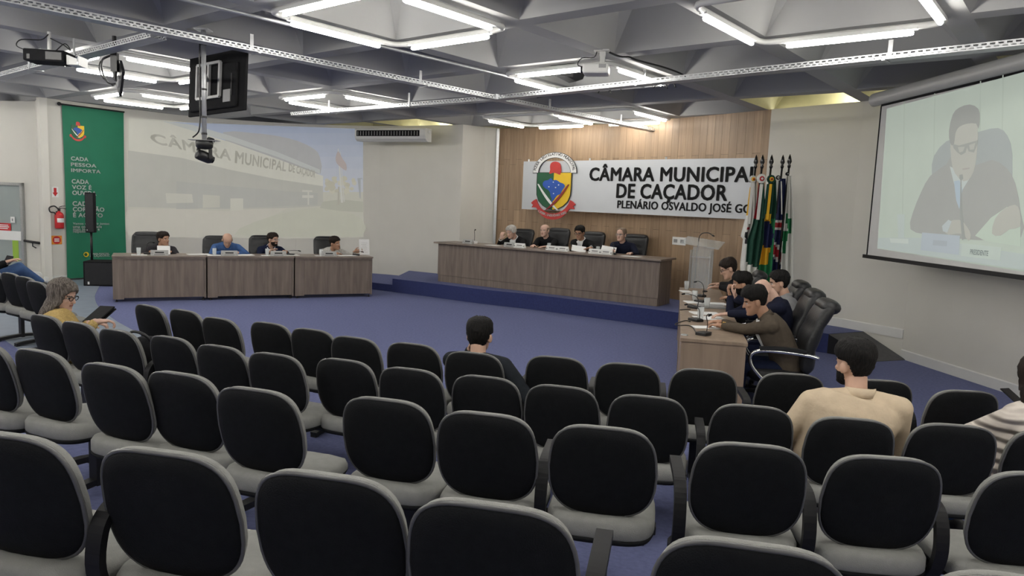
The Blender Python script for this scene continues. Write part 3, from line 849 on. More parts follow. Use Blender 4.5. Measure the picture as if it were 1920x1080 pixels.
# --- hanging banner
t = None
bl = [hit(114, 199, LW, .035), hit(230, 209, LW, .035)]
BZ0 = hit(124, 523, LW, .035).z
t = thing('banner', (bl[0].x, bl[0].y, 0), 0, 'tall green hanging banner with white slogans behind the column loudspeaker', 'banner')
org = V((bl[0].x, bl[0].y, 0)); be = V((bl[1].x - bl[0].x, bl[1].y - bl[0].y, 0)); BW = be.length; be.normalize()
ztop = (bl[0].z + bl[1].z) / 2
FB = frame(V((0, 0, 0)), be, UP)
b = MB(); nx, nz = 20, 40
def ban(u, v, o): 
    sag = 0.012 * math.sin(u * PI) * math.exp(-3 * v) ; rip = 0.010 * math.sin(u * 9 + v * 1.5) * (1 - math.exp(-4 * v)) * .5
    ins = 0.012 * BW * math.sin(v * PI) * (1 if u < .5 else -1) * abs(2 * u - 1)
    z = ztop + (BZ0 - ztop) * v - 0.06 * math.sin(u * PI) * math.exp(-9 * v) * 0
    return FB @ V((u * BW + ins, z, o + rip + sag))
fr = [[b.bm.verts.new(ban(i / nx, j / nz, .006)) for i in range(nx + 1)] for j in range(nz + 1)]
bk = [[b.bm.verts.new(ban(i / nx, j / nz, .002)) for i in range(nx + 1)] for j in range(nz + 1)]
for j in range(nz):
    for i in range(nx):
        b.face([fr[j][i], fr[j][i + 1], fr[j + 1][i + 1], fr[j + 1][i]]); b.face([bk[j][i], bk[j + 1][i], bk[j + 1][i + 1], bk[j][i + 1]])
b.build('banner_cloth', M['banner'], t, True, fix=False)
b = MB(); b.tube([FB @ V((-.03, ztop + .01, .012)), FB @ V((BW + .01, ztop + .01, .012))], .016, 10); b.ell(FB @ V((-.05, ztop + .012, .012)), (.035, .035, .035)); b.build('top_rod', M['blk_plastic'], t, True)
b = MB(); b.tube([FB @ V((0, BZ0, .006)), FB @ V((BW, BZ0, .006))], .012, 10); b.build('bottom_rod', M['blk_plastic'], t, True)
def ban_uv(px, py):
    p = on_plane(px, py, V((bl[0].x, bl[0].y, 0)), be.cross(UP)) - org; return p.dot(be), p.z
def ban_text(body, px0, y0, px1, y1, bold=.03, name='slogan'):
    u0, v1 = ban_uv(px0, y0); u1, v0 = ban_uv(px1, y1)
    u0b, _ = ban_uv(px0, y1)
    me = fit_text(body, u1 - u0, v1 - v0, bold, 0.002, 1.06)
    me.transform(FB @ Matrix.Translation((u0, v0, .0165))); me.materials.append(M['white']); link(name, me, t)
for body, x0, y0, x1, y1 in [('CADA', 132, 293, 165, 303), ('PESSOA', 132, 304.5, 180, 314.5), ('IMPORTA', 132.5, 315.5, 188, 325.5),
        ('CADA', 133.5, 335.5, 166, 345.5), ('VOZ É', 134, 345, 171, 356), ('OUVIDA', 134.5, 357, 180, 367),
        ('CADA', 135, 377, 172, 387), ('CORAÇÃO', 135.5, 386, 195, 399), ('É ACEITO', 136, 397, 192, 408)]:
    ban_text(body, x0, y0, x1, y1)
for k, (body, x1) in enumerate([('Vamos construir juntos', 204), ('uma comunidade', 190), ('mais inclusiva e', 186), ('respeitosa.', 166)]):
    ban_text(body, 136 + k * .1, 417 + 5 * k, x1, 422.5 + 5 * k, .015, 'small_text')
ban_text('CÂMARA MUNICIPAL', 168, 473.5, 204, 477, .015, 'small_text'); ban_text('DE CAÇADOR/SC', 168, 478, 205, 481.5, .015, 'small_text')
cu, cv = ban_uv(145, 245); sw = ban_uv(158, 245)[0] - ban_uv(132, 245)[0]
crest(t, FB @ Matrix.Translation((cu, cv, .0165)) @ Matrix.Diagonal((1, .85, 1, 1)), sw, .002, False)
cu, cv = ban_uv(161, 477); sw = ban_uv(166, 477)[0] - ban_uv(156, 477)[0]
b = MB(); b.prism([(cu + sw * .5 * math.cos(k * PI / 8), cv + sw * .5 * math.sin(k * PI / 8)) for k in range(16)], .002, FB, .0165); b.build('round_emblem', M['c_yellow'], t)
b = MB(); b.prism([(cu + sw * .3 * math.cos(k * PI / 8) - .01, cv + sw * .3 * math.sin(k * PI / 8)) for k in range(16)], .002, FB, .0187); b.build('round_emblem_centre', M['c_green'], t)

# --- fire point: extinguisher, arrow sign, round sign
e0 = hit(106, 400, LW, 0); ed = wall_dir(106, 400, LW); en = ed.cross(UP)
t = thing('fire_extinguisher', e0, 0, 'red fire extinguisher hung on the white wall left of the green banner', 'fire extinguisher')
zz = lambda y: hit(106, y, LW).z - e0.z
c = en * .10
b = MB(); zb, zt = zz(428), zz(397)
b.lathe([(.01, zb), (.07, zb), (.078, zb + .02), (.078, zt - .06), (.06, zt - .02), (.025, zt), (.02, zt + .02)], 20, c); b.build('cylinder', M['red'], t, True)
b = MB(); R = []
for z in (zb + .12, zt - .12):
    R.append([c + (en * math.cos(a) + ed * math.sin(a)) * .0795 + UP * z for a in [(-.9 + 1.8 * k / 8) for k in range(9)]] + [c + (en * math.cos(a) + ed * math.sin(a)) * .0775 + UP * z for a in [(.9 - 1.8 * k / 8) for k in range(9)]])
b.rings(R); b.build('label_sticker', M['white'], t)
b = MB(); b.box(c + UP * (zt + .045), (.035, .035, .06)); b.flatbar([c + UP * (zt + .06), c + ed * .06 + UP * (zt + .075), c + ed * .13 + UP * (zt + .06)], .02, .012, en); b.flatbar([c + UP * (zt + .09), c + ed * .05 + UP * (zt + .11), c + ed * .11 + UP * (zt + .12)], .02, .01, en); b.build('valve', M['blk_plastic'], t)
b = MB(); b.tube(smooth_poly([tuple(c + UP * (zt + .04)), tuple(c - ed * .08 + UP * (zt + .11)), tuple(c - ed * .17 + UP * (zt + .08)), tuple(c - ed * .16 + UP * (zt + .0)), tuple(c - ed * .08 + UP * (zt - .02)), tuple(c - ed * .06 + UP * (zt - .1) + en * .02)], 5, False), .013, 8); b.build('hose', M['blk_plastic'], t, True)
b = MB(); b.box(en * .02 + UP * (zt - .05), (.03, .03, .12)); b.build('wall_bracket', M['blk_plastic'], t)
a0 = hit(103, 360, LW, .004); F_ = frame(V((0, 0, 0)), ed, UP)
t = thing('arrow_sign', a0, 0, 'small white wall sign with a red downward arrow above the extinguisher', 'sign')
b = MB(); b.box((0, 0, 0), (.001, .001, .001)) if False else b.prism([(-.06, -.10), (.06, -.10), (.06, .10), (-.06, .10)], .004, F_); b.build('plate', M['white'], t)
b = MB(); b.prism([(-.025, .08), (.025, .08), (.025, -.01), (.05, -.01), (0, -.085), (-.05, -.01), (-.025, -.01)], .002, F_, .0045); b.build('arrow', M['red'], t)
a0 = hit(106, 450, LW, .004)
t = thing('round_warning_sign', a0, 0, 'orange square wall sign with a red disc below the extinguisher', 'sign')
b = MB(); b.prism([(-.095, -.085), (.095, -.085), (.095, .085), (-.095, .085)], .004, F_); b.build('plate', M['orange'], t)
b = MB(); b.prism([(.075 * math.cos(k * PI / 12), .075 * math.sin(k * PI / 12)) for k in range(24)], .002, F_, .0045); b.build('disc', M['red'], t)
b = MB()
for y in (.025, 0, -.025): b.prism([(-.045, y - .007), (.045, y - .007), (.045, y + .007), (-.045, y + .007)], .001, F_, .007)
b.build('text_lines', M['white'], t)

# --- entrance wall: glass door, stickers, handrail, pale panel, light switch
EWp = [(-14.2, 15.55), (-9.6, 14.55)]; eu = V((4.6, -1.0, 0)).normalized(); ew = eu.cross(UP)
def ent(px, py, off=0): return hit(px, py, EWp, off)
FE_ = frame(V((0, 0, 0)), eu, UP)
def ent_box(name, px0, py0, px1, py1, d0, d1, m, parent, org):
    a = ent(px0, py1) - org; c = ent(px1, py0) - org
    b = MB(); b.prism([(a.dot(eu), a.z), (c.dot(eu), a.z), (c.dot(eu), c.z), (a.dot(eu), c.z)], d1 - d0, FE_, d0); return b.build(name, m, parent)
do = ent(20, 500); do.z = 0
t = thing('door_1', do, 0, None, None); t['kind'] = 'structure'
M['door_glass'] = mat('tinted door glass', (0.30, 0.34, 0.33), 0.08, var=0.05, vscale=2)
M['lime'] = mat('lime green film', (0.30, 0.48, 0.06), 0.5, var=0.05)
def ent_rect(name, x0, z0, x1, z1, d0, d1, m, parent):
    b = MB(); b.prism([(x0, z0), (x1, z0), (x1, z1), (x0, z1)], d1 - d0, FE_, d0); return b.build(name, m, parent)
dz = (ent(20, 342) - do).z; xr = (ent(48, 420) - do).dot(eu); xl = -2.2
ent_rect('door_leaf', xl, .02, xr - .06, dz - .06, .004, .02, M['door_glass'], t)
ent_rect('door_frame', xr - .06, 0, xr, dz, .004, .06, M['steel'], t); ent_rect('door_frame', xl, dz - .06, xr, dz, .004, .06, M['steel'], t)
ent_rect('door_film', (ent(25, 450) - do).dot(eu), .3, (ent(36, 450) - do).dot(eu), (ent(30, 436) - do).z, .021, .024, M['lime'], t)
ent_box('door_band', -30, 434, 43, 447, .025, .028, M['white'], t, do)
rs = ent(10, 425, .03)
s_ = thing('notice_sign', rs, 0, 'red notice sign with white lettering stuck on the glass door', 'sign')
b = MB(); b.prism([(-.17, -.075), (.17, -.075), (.17, .075), (-.17, .075)], .004, FE_); b.build('plate', M['red'], s_)
b = MB()
for y, w in ((.035, .11), (.0, .13), (-.035, .10)): b.prism([(-w, y - .009), (w, y - .009), (w, y + .009), (-w, y + .009)], .001, FE_, .0045)
b.build('text_lines', M['white'], s_)
po = ent(10, 330, 0)
o = ent_box('trim_2', -40, 207, 40, 340, .002, .02, M['trim'], None, V((0, 0, 0))); struct(o)
sw_ = ent(27, 412, .03); t = thing('light_switch', sw_, 0, 'white light switch plate seen through the entrance door glass', 'switch')
b = MB(); b.prism([(-.05, -.06), (.05, -.06), (.05, .06), (-.05, .06)], .012, FE_); b.build('plate', M['white'], t); b = MB(); b.prism([(-.015, -.025), (.015, -.025), (.015, .025), (-.015, .025)], .006, FE_, .0125); b.build('rocker', M['grey_plastic'], t)
# handrail
SWp = [(-9.6, 14.55), (-9.05, 13.85)]
h0 = ent(52, 451, .08); h1 = h0 + eu * .42 - ew * -.02
t = thing('handrail', h0, 0, 'short dark handrail bracketed to the white wall beside the entrance door', 'handrail')
b = MB(); b.tube([V((0, 0, 0)), eu * .38 + UP * -.03], .025, 10); b.build('rail', M['blk_plastic'], t, True)
b = MB(); b.tube([eu * .2 + UP * -.02, eu * .2 + UP * -.1, eu * .2 - ew * .075 + UP * -.14], .012, 8); b.build('bracket', M['blk_plastic'], t, True)

# --- air conditioner on the left wall
q0 = V((-3.46, 15.83, 0)); q1 = V((-2.16, 15.52, 0)); q0 = aty(667, 255, 16.05); q1 = aty(799, 256, 15.35)
ad = V((q1.x - q0.x, q1.y - q0.y, 0)); AL = ad.length; ad.normalize(); an = ad.cross(UP)
FA = Matrix((ad, an, UP)).transposed().to_4x4()
t = thing('air_conditioner', V((q0.x, q0.y, 3.10)), 0, 'white wall mounted air conditioner with a dark grille above the projected picture', 'air conditioner')
def prof(pts, x0, x1, name, m):
    b = MB(); b.rings([[FA @ V((x, y, z)) for y, z in pts] for x in (x0, x1)]); return b.build(name, m, t)
P_ = [(-.22, .0), (-.05, .0), (.02, .05), (.04, .12), (.04, .24), (.02, .27), (-.22, .27)]
prof(P_, 0, AL, 'casing', M['white_metal']); prof([(.041, .10), (.046, .10), (.046, .225), (.041, .225)], .05, AL - .14, 'grille', M['blk_matte'])
b = MB()
for k in range(22): b.box(FA @ V((.09 + (AL - .28) * k / 21, .048, .16)), (.012, .012, .09))
b.build('grille_slats', M['grey_plastic'], t)
b = MB(); b.box(FA @ V((AL + .02, -.1, .2)), (.03, .1, .04)); b.build('pipe_cover', M['white_metal'], t)

# --- socket on the wood wall
so = hit(1275, 452, WW, .02); sd = wall_dir(1275, 452, WW); F_ = frame(V((0, 0, 0)), sd, UP)
t = thing('power_socket', so, 0, 'white double power socket on the wood wall behind the lectern', 'socket')
b = MB(); b.prism([(-.15, -.07), (.15, -.07), (.15, .07), (-.15, .07)], .012, F_); b.build('plate', M['white'], t)
b = MB()
for x in (-.075, .075): b.prism([(x - .04, -.03), (x + .04, -.03), (x + .04, .03), (x - .04, .03)], .004, F_, .0125)
b.build('socket_insert', M['grey_plastic'], t)

# ================================================================== projected picture on the left wall
# thrown by the projector: a flat picture lying on the curved wall
def proj_mat(name, col, e):
    return mat(name, tuple(c * .6 for c in col), 0.9, var=0.03, vscale=3, emit=col, estr=e, spec=0.1)
def wall_patch(name, pts, col, off, parent, e=0.33, curve=True, sub=10):
    """polygon given along the wall, laid on the wall surface"""
    xs = [p[0] for p in pts]; x0, x1 = min(xs), max(xs)
    bm = bmesh.new(); f = bm.faces.new([bm.verts.new((x, y, 0)) for x, y in pts])
    x = x0 + sub
    while x < x1:
        bmesh.ops.bisect_plane(bm, geom=list(bm.verts) + list(bm.edges) + list(bm.faces), plane_co=(x, 0, 0), plane_no=(1, 0, 0)); x += sub
    bmesh.ops.triangulate(bm, faces=bm.faces)
    for v in bm.verts: v.co = hit(v.co.x, v.co.y, LW, off) - parent.location
    bmesh.ops.recalc_face_normals(bm, faces=bm.faces)
    c = EYE - parent.location
    for fc in bm.faces:
        if fc.normal.dot(c - fc.calc_center_median()) < 0: fc.normal_flip()
    me = bpy.data.meshes.new(name); bm.to_mesh(me); bm.free()
    k_ = .3 if 'sky' in name else .36
    col = tuple(c * (1 - k_) + w * k_ for c, w in zip(col, (.56, .56, .50)))
    key = 'picture ' + name + str(col)
    me.materials.append(bpy.data.materials.get(key) or proj_mat(key, col, e))
    return link(name, me, parent)
pc = hit(460, 330, LW, 0)
t = thing('projected_picture', pc, 0, 'projected picture of a round building with a flag, cast on the left wall', 'projected picture')
W_ = lambda *a, **k: wall_patch(*a, **k)
W_('picture_ground', [(240, 222), (300, 225), (420, 236), (520, 239), (600, 241), (680, 242), (682, 445), (560, 447), (400, 446), (240, 444)], (.55, .54, .46), .004, t)
for k in range(6):
    y0 = 228 + k * 22; a = k / 5
    W_('picture_sky', [(300, max(226, y0)), (681, max(242, y0)), (681, y0 + 22), (300 + 60 * k * .5, y0 + 22)], (.36 + .16 * a, .43 + .12 * a, .62 + .02 * a), .0065, t)
W_('drum_roof', smooth_poly([(418, 248), (470, 249), (520, 255), (560, 265), (590, 280), (600, 295), (601, 326), (560, 318), (500, 300), (440, 280)], 2), (.40, .40, .43), .009, t)
W_('roof_rail', [(305, 227), (360, 234), (430, 254), (520, 285), (600, 318), (600, 326), (520, 294), (430, 264), (330, 239)], (.52, .55, .55), .0105, t)
W_('building_fascia', [(240, 222), (306, 228), (340, 239), (430, 266), (520, 298), (606, 330), (606, 349), (520, 336), (430, 318), (340, 296), (240, 282)], (.66, .65, .57), .012, t)
W_('shaded_porch', [(240, 282), (340, 296), (430, 318), (520, 336), (606, 349), (606, 386), (540, 390), (420, 392), (240, 388)], (.46, .455, .415), .012, t)
W_('porch_glass', [(330, 340), (440, 350), (560, 360), (596, 362), (596, 384), (440, 390), (330, 392)], (.42, .42, .40), .0135, t)
W_('porch_light', [(310, 362), (360, 364), (362, 380), (312, 381)], (.58, .57, .50), .015, t); W_('porch_light', [(380, 365), (412, 367), (412, 389), (380, 390)], (.54, .53, .46), .015, t)
W_('porch_light', [(432, 372), (456, 372), (456, 394), (432, 395)], (.62, .61, .53), .015, t)
W_('window_bars', [(567, 356), (586, 357), (586, 360), (580, 360), (580, 366), (588, 366), (588, 371), (580, 371), (580, 384), (577, 384), (577, 371), (567, 371), (567, 366), (577, 366), (577, 360), (567, 360)], (.60, .59, .53), .015, t)
W_('pavement', smooth_poly([(242, 392), (420, 396), (540, 390), (470, 420), (440, 444), (300, 443), (243, 441)], 2), (.60, .57, .50), .008, t)
W_('lawn', smooth_poly([(440, 440), (480, 415), (540, 398), (590, 390), (640, 396), (678, 410), (678, 443), (560, 444)], 2), (.53, .53, .43), .010, t)
W_('hedge', [(606, 378), (640, 374), (681, 378), (681, 398), (640, 396), (600, 390)], (.44, .44, .36), .0125, t)
for k in range(26):
    a = random.uniform(0, 2 * PI); r = 24 * math.sqrt(random.random()); x, y = 637 + r * 1.2 * math.cos(a), 345 + r * math.sin(a) * .8; q = random.uniform(4, 8)
    W_('tree_crown', [(x + q * math.cos(w * PI / 4) * random.uniform(.6, 1.1), y + q * .8 * math.sin(w * PI / 4)) for w in range(8)], random.choice([(.56, .53, .40), (.50, .47, .36), (.60, .57, .45)]), .014 + .0003 * k, t)
W_('tree_trunk', [(634, 350), (637, 350), (637, 384), (633, 384)], (.42, .39, .32), .013, t)
W_('flag_pole', [(634, 279), (635.5, 279), (644, 380), (640, 380)], (.64, .64, .60), .023, t)
W_('flag_pole', [(638, 284), (639, 284), (647, 378), (645, 378)], (.60, .60, .57), .0235, t)
W_('picture_flag', smooth_poly([(634, 284), (630, 296), (632, 306), (640, 314), (650, 320), (650, 308), (643, 298), (638, 288)], 2), (.46, .36, .36), .025, t)
W_('lamp_post', [(671, 334), (680, 334), (680, 335.5), (677, 335.5), (677, 372), (675.5, 372), (675.5, 335.5), (671, 335.5)], (.34, .36, .40), .023, t)
def wall_text(body, quad, col, off):
    """letters following the perspective of the fascia: quad = two left, two right points"""
    me = fit_text(body, 1.0, 1.0, .028, 0, 1.08)
    (ax, ay), (bx, by), (cx, cy), (dx, dy) = quad
    for v in me.vertices:
        u, w = v.co.x, v.co.y; u2 = u ** 0.86
        x0, y0 = ax + (cx - ax) * u2, ay + (cy - ay) * u2; x1, y1 = bx + (dx - bx) * u2, by + (dy - by) * u2
        v.co = hit(x0 + (x1 - x0) * w, y0 + (y1 - y0) * w, LW, off) - t.location
    me.materials.append(bpy.data.materials.get('picture letters') or proj_mat('picture letters', col, .28)); link('picture_lettering', me, t)
wall_text('CÂMARA', [(284, 268), (276, 243), (433, 302), (434, 276)], (.52, .51, .45), .016)
wall_text('MUNICIPAL', [(440, 306), (441, 282), (536, 322), (538, 304)], (.52, .51, .45), .016)
wall_text('DE CAÇADOR', [(541, 325), (542, 306), (591, 337), (592, 320)], (.52, .51, .45), .016)

# ================================================================== projection screen on the right wall
K0 = aty(1641, 203, 9.4); K1 = aty(1920, 133, 6.9)
kd = V((K1.x - K0.x, K1.y - K0.y, 0)).normalized(); KN = kd.cross(UP).normalized()
if KN.dot(EYE - K0) < 0: KN = -KN
SCL = 3.3; zt, zb = 3.27, 1.40
t = thing('projection_screen', V((K0.x, K0.y, 0)), 0, 'large pull-down projection screen on the right wall showing the man in glasses', 'projection screen')
FK = frame(V((0, 0, 0)), kd, UP)
o = V((K0.x, K0.y, 0))
def kp(px, py):
    p = on_plane(px, py, o, KN) - o; return (p.dot(kd), p.z)
sgn = 1 if (FK.to_3x3() @ V((0, 0, 1))).dot(KN) > 0 else -1
def kprism(name, pts, d0, d1, m, parent=None):
    b = MB(); b.prism(pts, (d1 - d0), FK @ Matrix.Translation((0, 0, 0)) if sgn > 0 else FK, d0 if sgn > 0 else -d1); return b.build(name, m, parent or t)
x0 = kp(1641, 330)[0]; 
kprism('screen_fabric', [(x0, zb), (x0 + SCL, zb), (x0 + SCL, zt), (x0, zt)], -.003, 0.0, mat('screen fabric', (0.55, 0.55, 0.54), 0.9, var=0.02))
kprism('screen_border', [(x0 - .03, zb), (x0, zb), (x0, zt), (x0 - .03, zt)], -.004, .001, M['blk_matte'])
kprism('screen_border', [(x0 + SCL, zb), (x0 + SCL + .03, zb), (x0 + SCL + .03, zt), (x0 + SCL, zt)], -.004, .001, M['blk_matte'])
kprism('screen_border', [(x0 - .02, zt - .01), (x0 + SCL, zt - .01), (x0 + SCL, zt + .02), (x0 - .02, zt + .02)], -.004, .0015, M['blk_matte'])
kprism('bottom_bar', [(x0 - .08, zb - .045), (x0 + SCL + .08, zb - .045), (x0 + SCL + .08, zb), (x0 - .08, zb)], -.02, .02, M['blk_plastic'])
M['housing'] = mat('grey screen housing', (0.40, 0.40, 0.39), 0.45, var=0.02)
b = MB(); pr = []
for x in (x0 - .22, x0 + SCL + .2):
    pr.append([FK @ V((x, zt + .10 + .085 * math.sin(a), sgn * (-.015 + .075 * math.cos(a)))) for a in [2 * PI * k / 20 for k in range(20)]])
b.rings(pr); b.build('housing', M['housing'], t, angle=40)
def pk(name, pts, col, off, sm=0, e=0.42):
    P = [kp(x, y) for x, y in pts]
    if sm: P = smooth_poly(P, sm)
    col = tuple(c * .7 + w * .3 for c, w in zip(col, (.49, .53, .48)))
    key = 'screen ' + str(col); m = bpy.data.materials.get(key) or proj_mat(key, col, e)
    return kprism(name, P, off, off + .0008, m)
pk('picture_background', [(1663, 204), (1935, 131), (1935, 512), (1935, 508), (1645, 466)], (.50, .575, .50), .001)
for x in (1695, 1752, 1838, 1880):
    pk('picture_board_line', [(x, 200 - (x - 1660) * .27), (x + 2, 200 - (x - 1660) * .27), (x - 2, 430), (x - 4, 430)], (.46, .53, .46), .002)
pk('picture_chair', [(1748, 330), (1752, 292), (1775, 265), (1800, 258), (1840, 246), (1872, 240), (1890, 255), (1899, 290), (1897, 360), (1890, 400), (1760, 400)], (.35, .38, .385), .003, 2)
pk('picture_jacket', [(1708, 430), (1712, 400), (1728, 360), (1745, 330), (1775, 308), (1786, 290), (1800, 300), (1824, 312), (1860, 300), (1888, 315), (1905, 345), (1915, 400), (1915, 445), (1830, 450), (1740, 440)], (.345, .345, .335), .0045, 2)
pk('picture_shirt', [(1782, 312), (1790, 345), (1802, 362), (1822, 330), (1828, 312), (1815, 318), (1795, 318)], (.52, .58, .57), .006)
pk('picture_tie', [(1790, 340), (1800, 338), (1806, 355), (1800, 392), (1794, 375)], (.40, .50, .60), .007)
pk('picture_face', [(1784, 258), (1785, 300), (1792, 325), (1808, 340), (1822, 332), (1830, 310), (1834, 275), (1834, 235), (1815, 228), (1795, 232)], (.47, .465, .42), .008, 2)
pk('picture_hair', [(1783, 268), (1781, 245), (1788, 215), (1800, 202), (1820, 196), (1836, 204), (1839, 222), (1836, 242), (1832, 232), (1815, 232), (1800, 238), (1793, 250), (1790, 272)], (.30, .30, .29), .0092, 2)
pk('picture_glasses', [(1788, 270), (1800, 273), (1832, 264), (1836, 262), (1834, 272), (1828, 286), (1818, 284), (1815, 276), (1812, 286), (1804, 291), (1796, 285), (1790, 278)], (.33, .335, .32), .0105)
pk('picture_lens', [(1798, 276), (1811, 275), (1808, 284), (1801, 286)], (.45, .45, .41), .0115); pk('picture_lens', [(1819, 272), (1831, 268), (1828, 280), (1821, 281)], (.45, .45, .41), .0115)
pk('picture_mouth', [(1806, 316), (1820, 314), (1819, 317), (1807, 319)], (.40, .36, .34), .0105)
pk('picture_hand', [(1772, 432), (1778, 417), (1800, 412), (1815, 425), (1822, 440), (1818, 452), (1808, 440), (1795, 438), (1780, 440)], (.46, .455, .41), .009, 2)
pk('picture_cuff', [(1768, 424), (1780, 412), (1786, 415), (1778, 436), (1770, 434)], (.48, .54, .56), .0102)
pk('picture_papers', [(1830, 442), (1860, 408), (1890, 388), (1915, 420), (1915, 462), (1850, 452)], (.52, .62, .52), .0085)
pk('picture_hand', [(1862, 438), (1868, 410), (1885, 392), (1905, 384), (1914, 395), (1915, 425), (1895, 430), (1878, 442)], (.46, .455, .41), .011, 2)
pk('picture_microphone', [(1801, 328), (1807, 327), (1808, 335), (1805, 338), (1806, 400), (1812, 448), (1806, 450), (1802, 400), (1803, 338), (1801, 335)], (.30, .31, .30), .0122)
pk('picture_table', [(1648, 446), (1730, 446), (1930, 478), (1930, 508), (1647, 465)], (.47, .54, .53), .010)
pk('picture_glass', [(1684, 402), (1698, 402), (1697, 446), (1686, 446)], (.50, .57, .55), .011)
pk('picture_saucer', [(1670, 447), (1705, 448), (1705, 457), (1672, 455)], (.58, .64, .60), .0118)
pk('picture_nameplate', [(1731, 436), (1802, 442), (1800, 478), (1728, 469)], (.43, .49, .56), .0125)
pk('picture_name_bar', [(1752, 450), (1778, 452), (1777, 462), (1751, 460)], (.38, .42, .48), .0135)
pk('picture_nameplate', [(1806, 456), (1880, 464), (1877, 488), (1804, 480)], (.52, .60, .55), .0125)
u0, v0 = kp(1821, 477); u1, v1 = kp(1857, 464); me = fit_text('PRESIDENTE', u1 - u0, abs(v1 - v0) * .62, .02, 0)
me.transform(FK @ Matrix.Translation((u0, v0 + .0, sgn * .0145))); me.materials.append(proj_mat('screen letters', (.30, .34, .33), .3)); link('picture_lettering', me, t)
# ================================================================== under the ceiling
TZ = 3.3
# perforated steel cable trays hung from the beams
def tray(p0, p1, label, hang, start_rail=True):
    p0 = V((p0[0], p0[1], TZ)); p1 = V((p1[0], p1[1], TZ)); d = (p1 - p0); L = d.length; d.normalize(); n = V((-d.y, d.x, 0))
    mid = p0.copy()
    t = thing('cable_tray', mid, 0, label, 'cable tray', 'perforated cable trays hung under the ceiling')
    b = MB(); w = .075; h = .055
    rot = Matrix((d, n, UP)).transposed()
    b.box(d * L / 2, (L, 2 * w, .002), rot); b.build('tray_bottom', M['galv'], t)
    for s in (-1, 1):
        b = MB()
        for z, hh in ((.005, .010), (.0275, .006), (.050, .010)): b.box(d * L / 2 + n * s * w + UP * z, (L, .002, hh), rot)
        k = 0; x = .02
        while x < L:
            b.box(d * x + n * s * w + UP * .0165, (.022, .002, .017), rot); b.box(d * min(L, x + .03) + n * s * w + UP * .038, (.022, .002, .019), rot); x += .06
        b.build('perforated_side', M['galv'], t)
    for x in hang:
        q = d * x; top = ZC - TZ
        b = MB(); b.box(q + n * (w + .006) + UP * (top / 2), (.04, .008, top), rot); b.box(q + UP * -.008, (.03, 2 * w + .02, .006), rot)
        b.build('hanger', M['galv'], t)
    return t, d, n, L
J = V((-.33, 10.37, 0))
d1 = V((.667, .745, 0)); a1 = V((-4.75, 5.43, 0))
tray(a1, J - d1 * .1, 'perforated cable tray running from the upper left edge to the ceiling centre', [.75, 3.0, 5.3])
tray(J + V((.08, -.08, 0)), (4.75, 5.45), 'perforated cable tray passing below the white projector to the upper right edge', [2.3, 5.0])
tray(J + V((-.08, .07, 0)), (-4.1, 13.4), 'perforated cable tray from the ceiling centre towards the projected picture', [1.6, 3.6])
tray(J + V((.07, .09, 0)), (2.5, 13.6), 'perforated cable tray from the ceiling centre towards the wood wall', [1.2, 3.2])
tray((-3.5, 7.15), (-7.6, 10.55), 'perforated cable tray branching left past the black projector', [1.9, 3.4])
b = MB(); b.box((-.33, 10.37, TZ + .03), (.22, .22, .07), Euler((0, 0, .78))); o = b.build('tray_junction_box', M['galv']); tag(o, 'square steel junction box where four cable trays meet', 'junction box')
# thin conduits along the beams above two trays
for nm, p, q, lb in (('conduit_pipe', (-4.3, 4.75), (.2, 9.78), 'grey conduit pipe along the beam above the left cable tray'), ('conduit_pipe', (.40, 10.45), (5.35, 5.75), 'grey conduit pipe along the beam above the right cable tray')):
    b = MB(); b.tube([V((*p, ZC - .035)), V((*q, ZC - .035))], .018, 8); o = b.build(nm, M['galv'], None, True); tag(o, lb, 'conduit')

# television on its pole
tvY = 7.75
pt = aty(383, 52, 7.6); pole_xy = V((pt.x, pt.y, 0)); pole_xy = V((-3.26, 7.6, 0))
t = thing('television_pole', V((pole_xy.x, pole_xy.y, 0)), 0, 'grey steel ceiling pole carrying the television and the black camera', 'pole')
pz = aty(386, 262, 7.6).z
b = MB(); b.tube([(0, 0, ZC), (0, 0, pz)], .024, 12); b.build('pole', M['galv'], t, True)
b = MB(); b.box((0, 0, ZC - .006), (.14, .14, .012)); b.build('ceiling_plate', M['galv'], t)
for z in (pz + .05, pz + .22, pz + .5, pz + .95):
    b = MB(); b.lathe([(.0245, 0), (.029, 0), (.029, .02), (.0245, .02)], 12, (0, 0, z)); b.build('cable_tie', M['blk_plastic'], t)
b = MB(); b.tube(smooth_poly([(-.03, -.02, ZC - .12), (-.035, -.02, ZC - .5), (-.03, -.025, ZC - .8), (-.034, -.02, pz + .2), (-.05, -.02, pz + .08), (-.12, 0, pz + .02)], 4, False), .008, 6); b.build('cable', M['blk_plastic'], t, True)
# television, seen from behind
TL, TR, BR, BL = aty(360, 109, 8.35), aty(465, 88, 7.75), aty(454, 205, 7.75), aty(347, 220, 8.35)
tc = (TL + TR + BR + BL) / 4
ex = ((TR - TL) + (BR - BL)).normalized(); ey = ((TL - BL) + (TR - BR)).normalized(); ez = ex.cross(ey).normalized(); ey = ez.cross(ex)
tw = ((TR - TL).length + (BR - BL).length) / 2; thh = ((TL - BL).length + (TR - BR).length) / 2
R3 = Matrix((ex, ey, ez)).transposed()
if ez.dot(EYE - tc) < 0: pass
t = thing('television', tc, 0, 'black flat television hanging from the ceiling pole, back towards the seats', 'television')
FT = lambda x, y, z: R3 @ V((x, y, z))
b = MB(); b.box(FT(0, 0, -.02), (tw, thh, .03), R3, .006); b.build('screen_case', M['blk_matte'], t)
b = MB(); b.box(FT(0, 0, -.037), (tw - .02, thh - .02, .003), R3); b.build('screen', M['blk_gloss'], t)
b = MB(); b.box(FT(-.02, -.05, .01), (tw * .82, thh * .72, .04), R3, .015); b.build('rear_cover', M['blk_matte'], t)
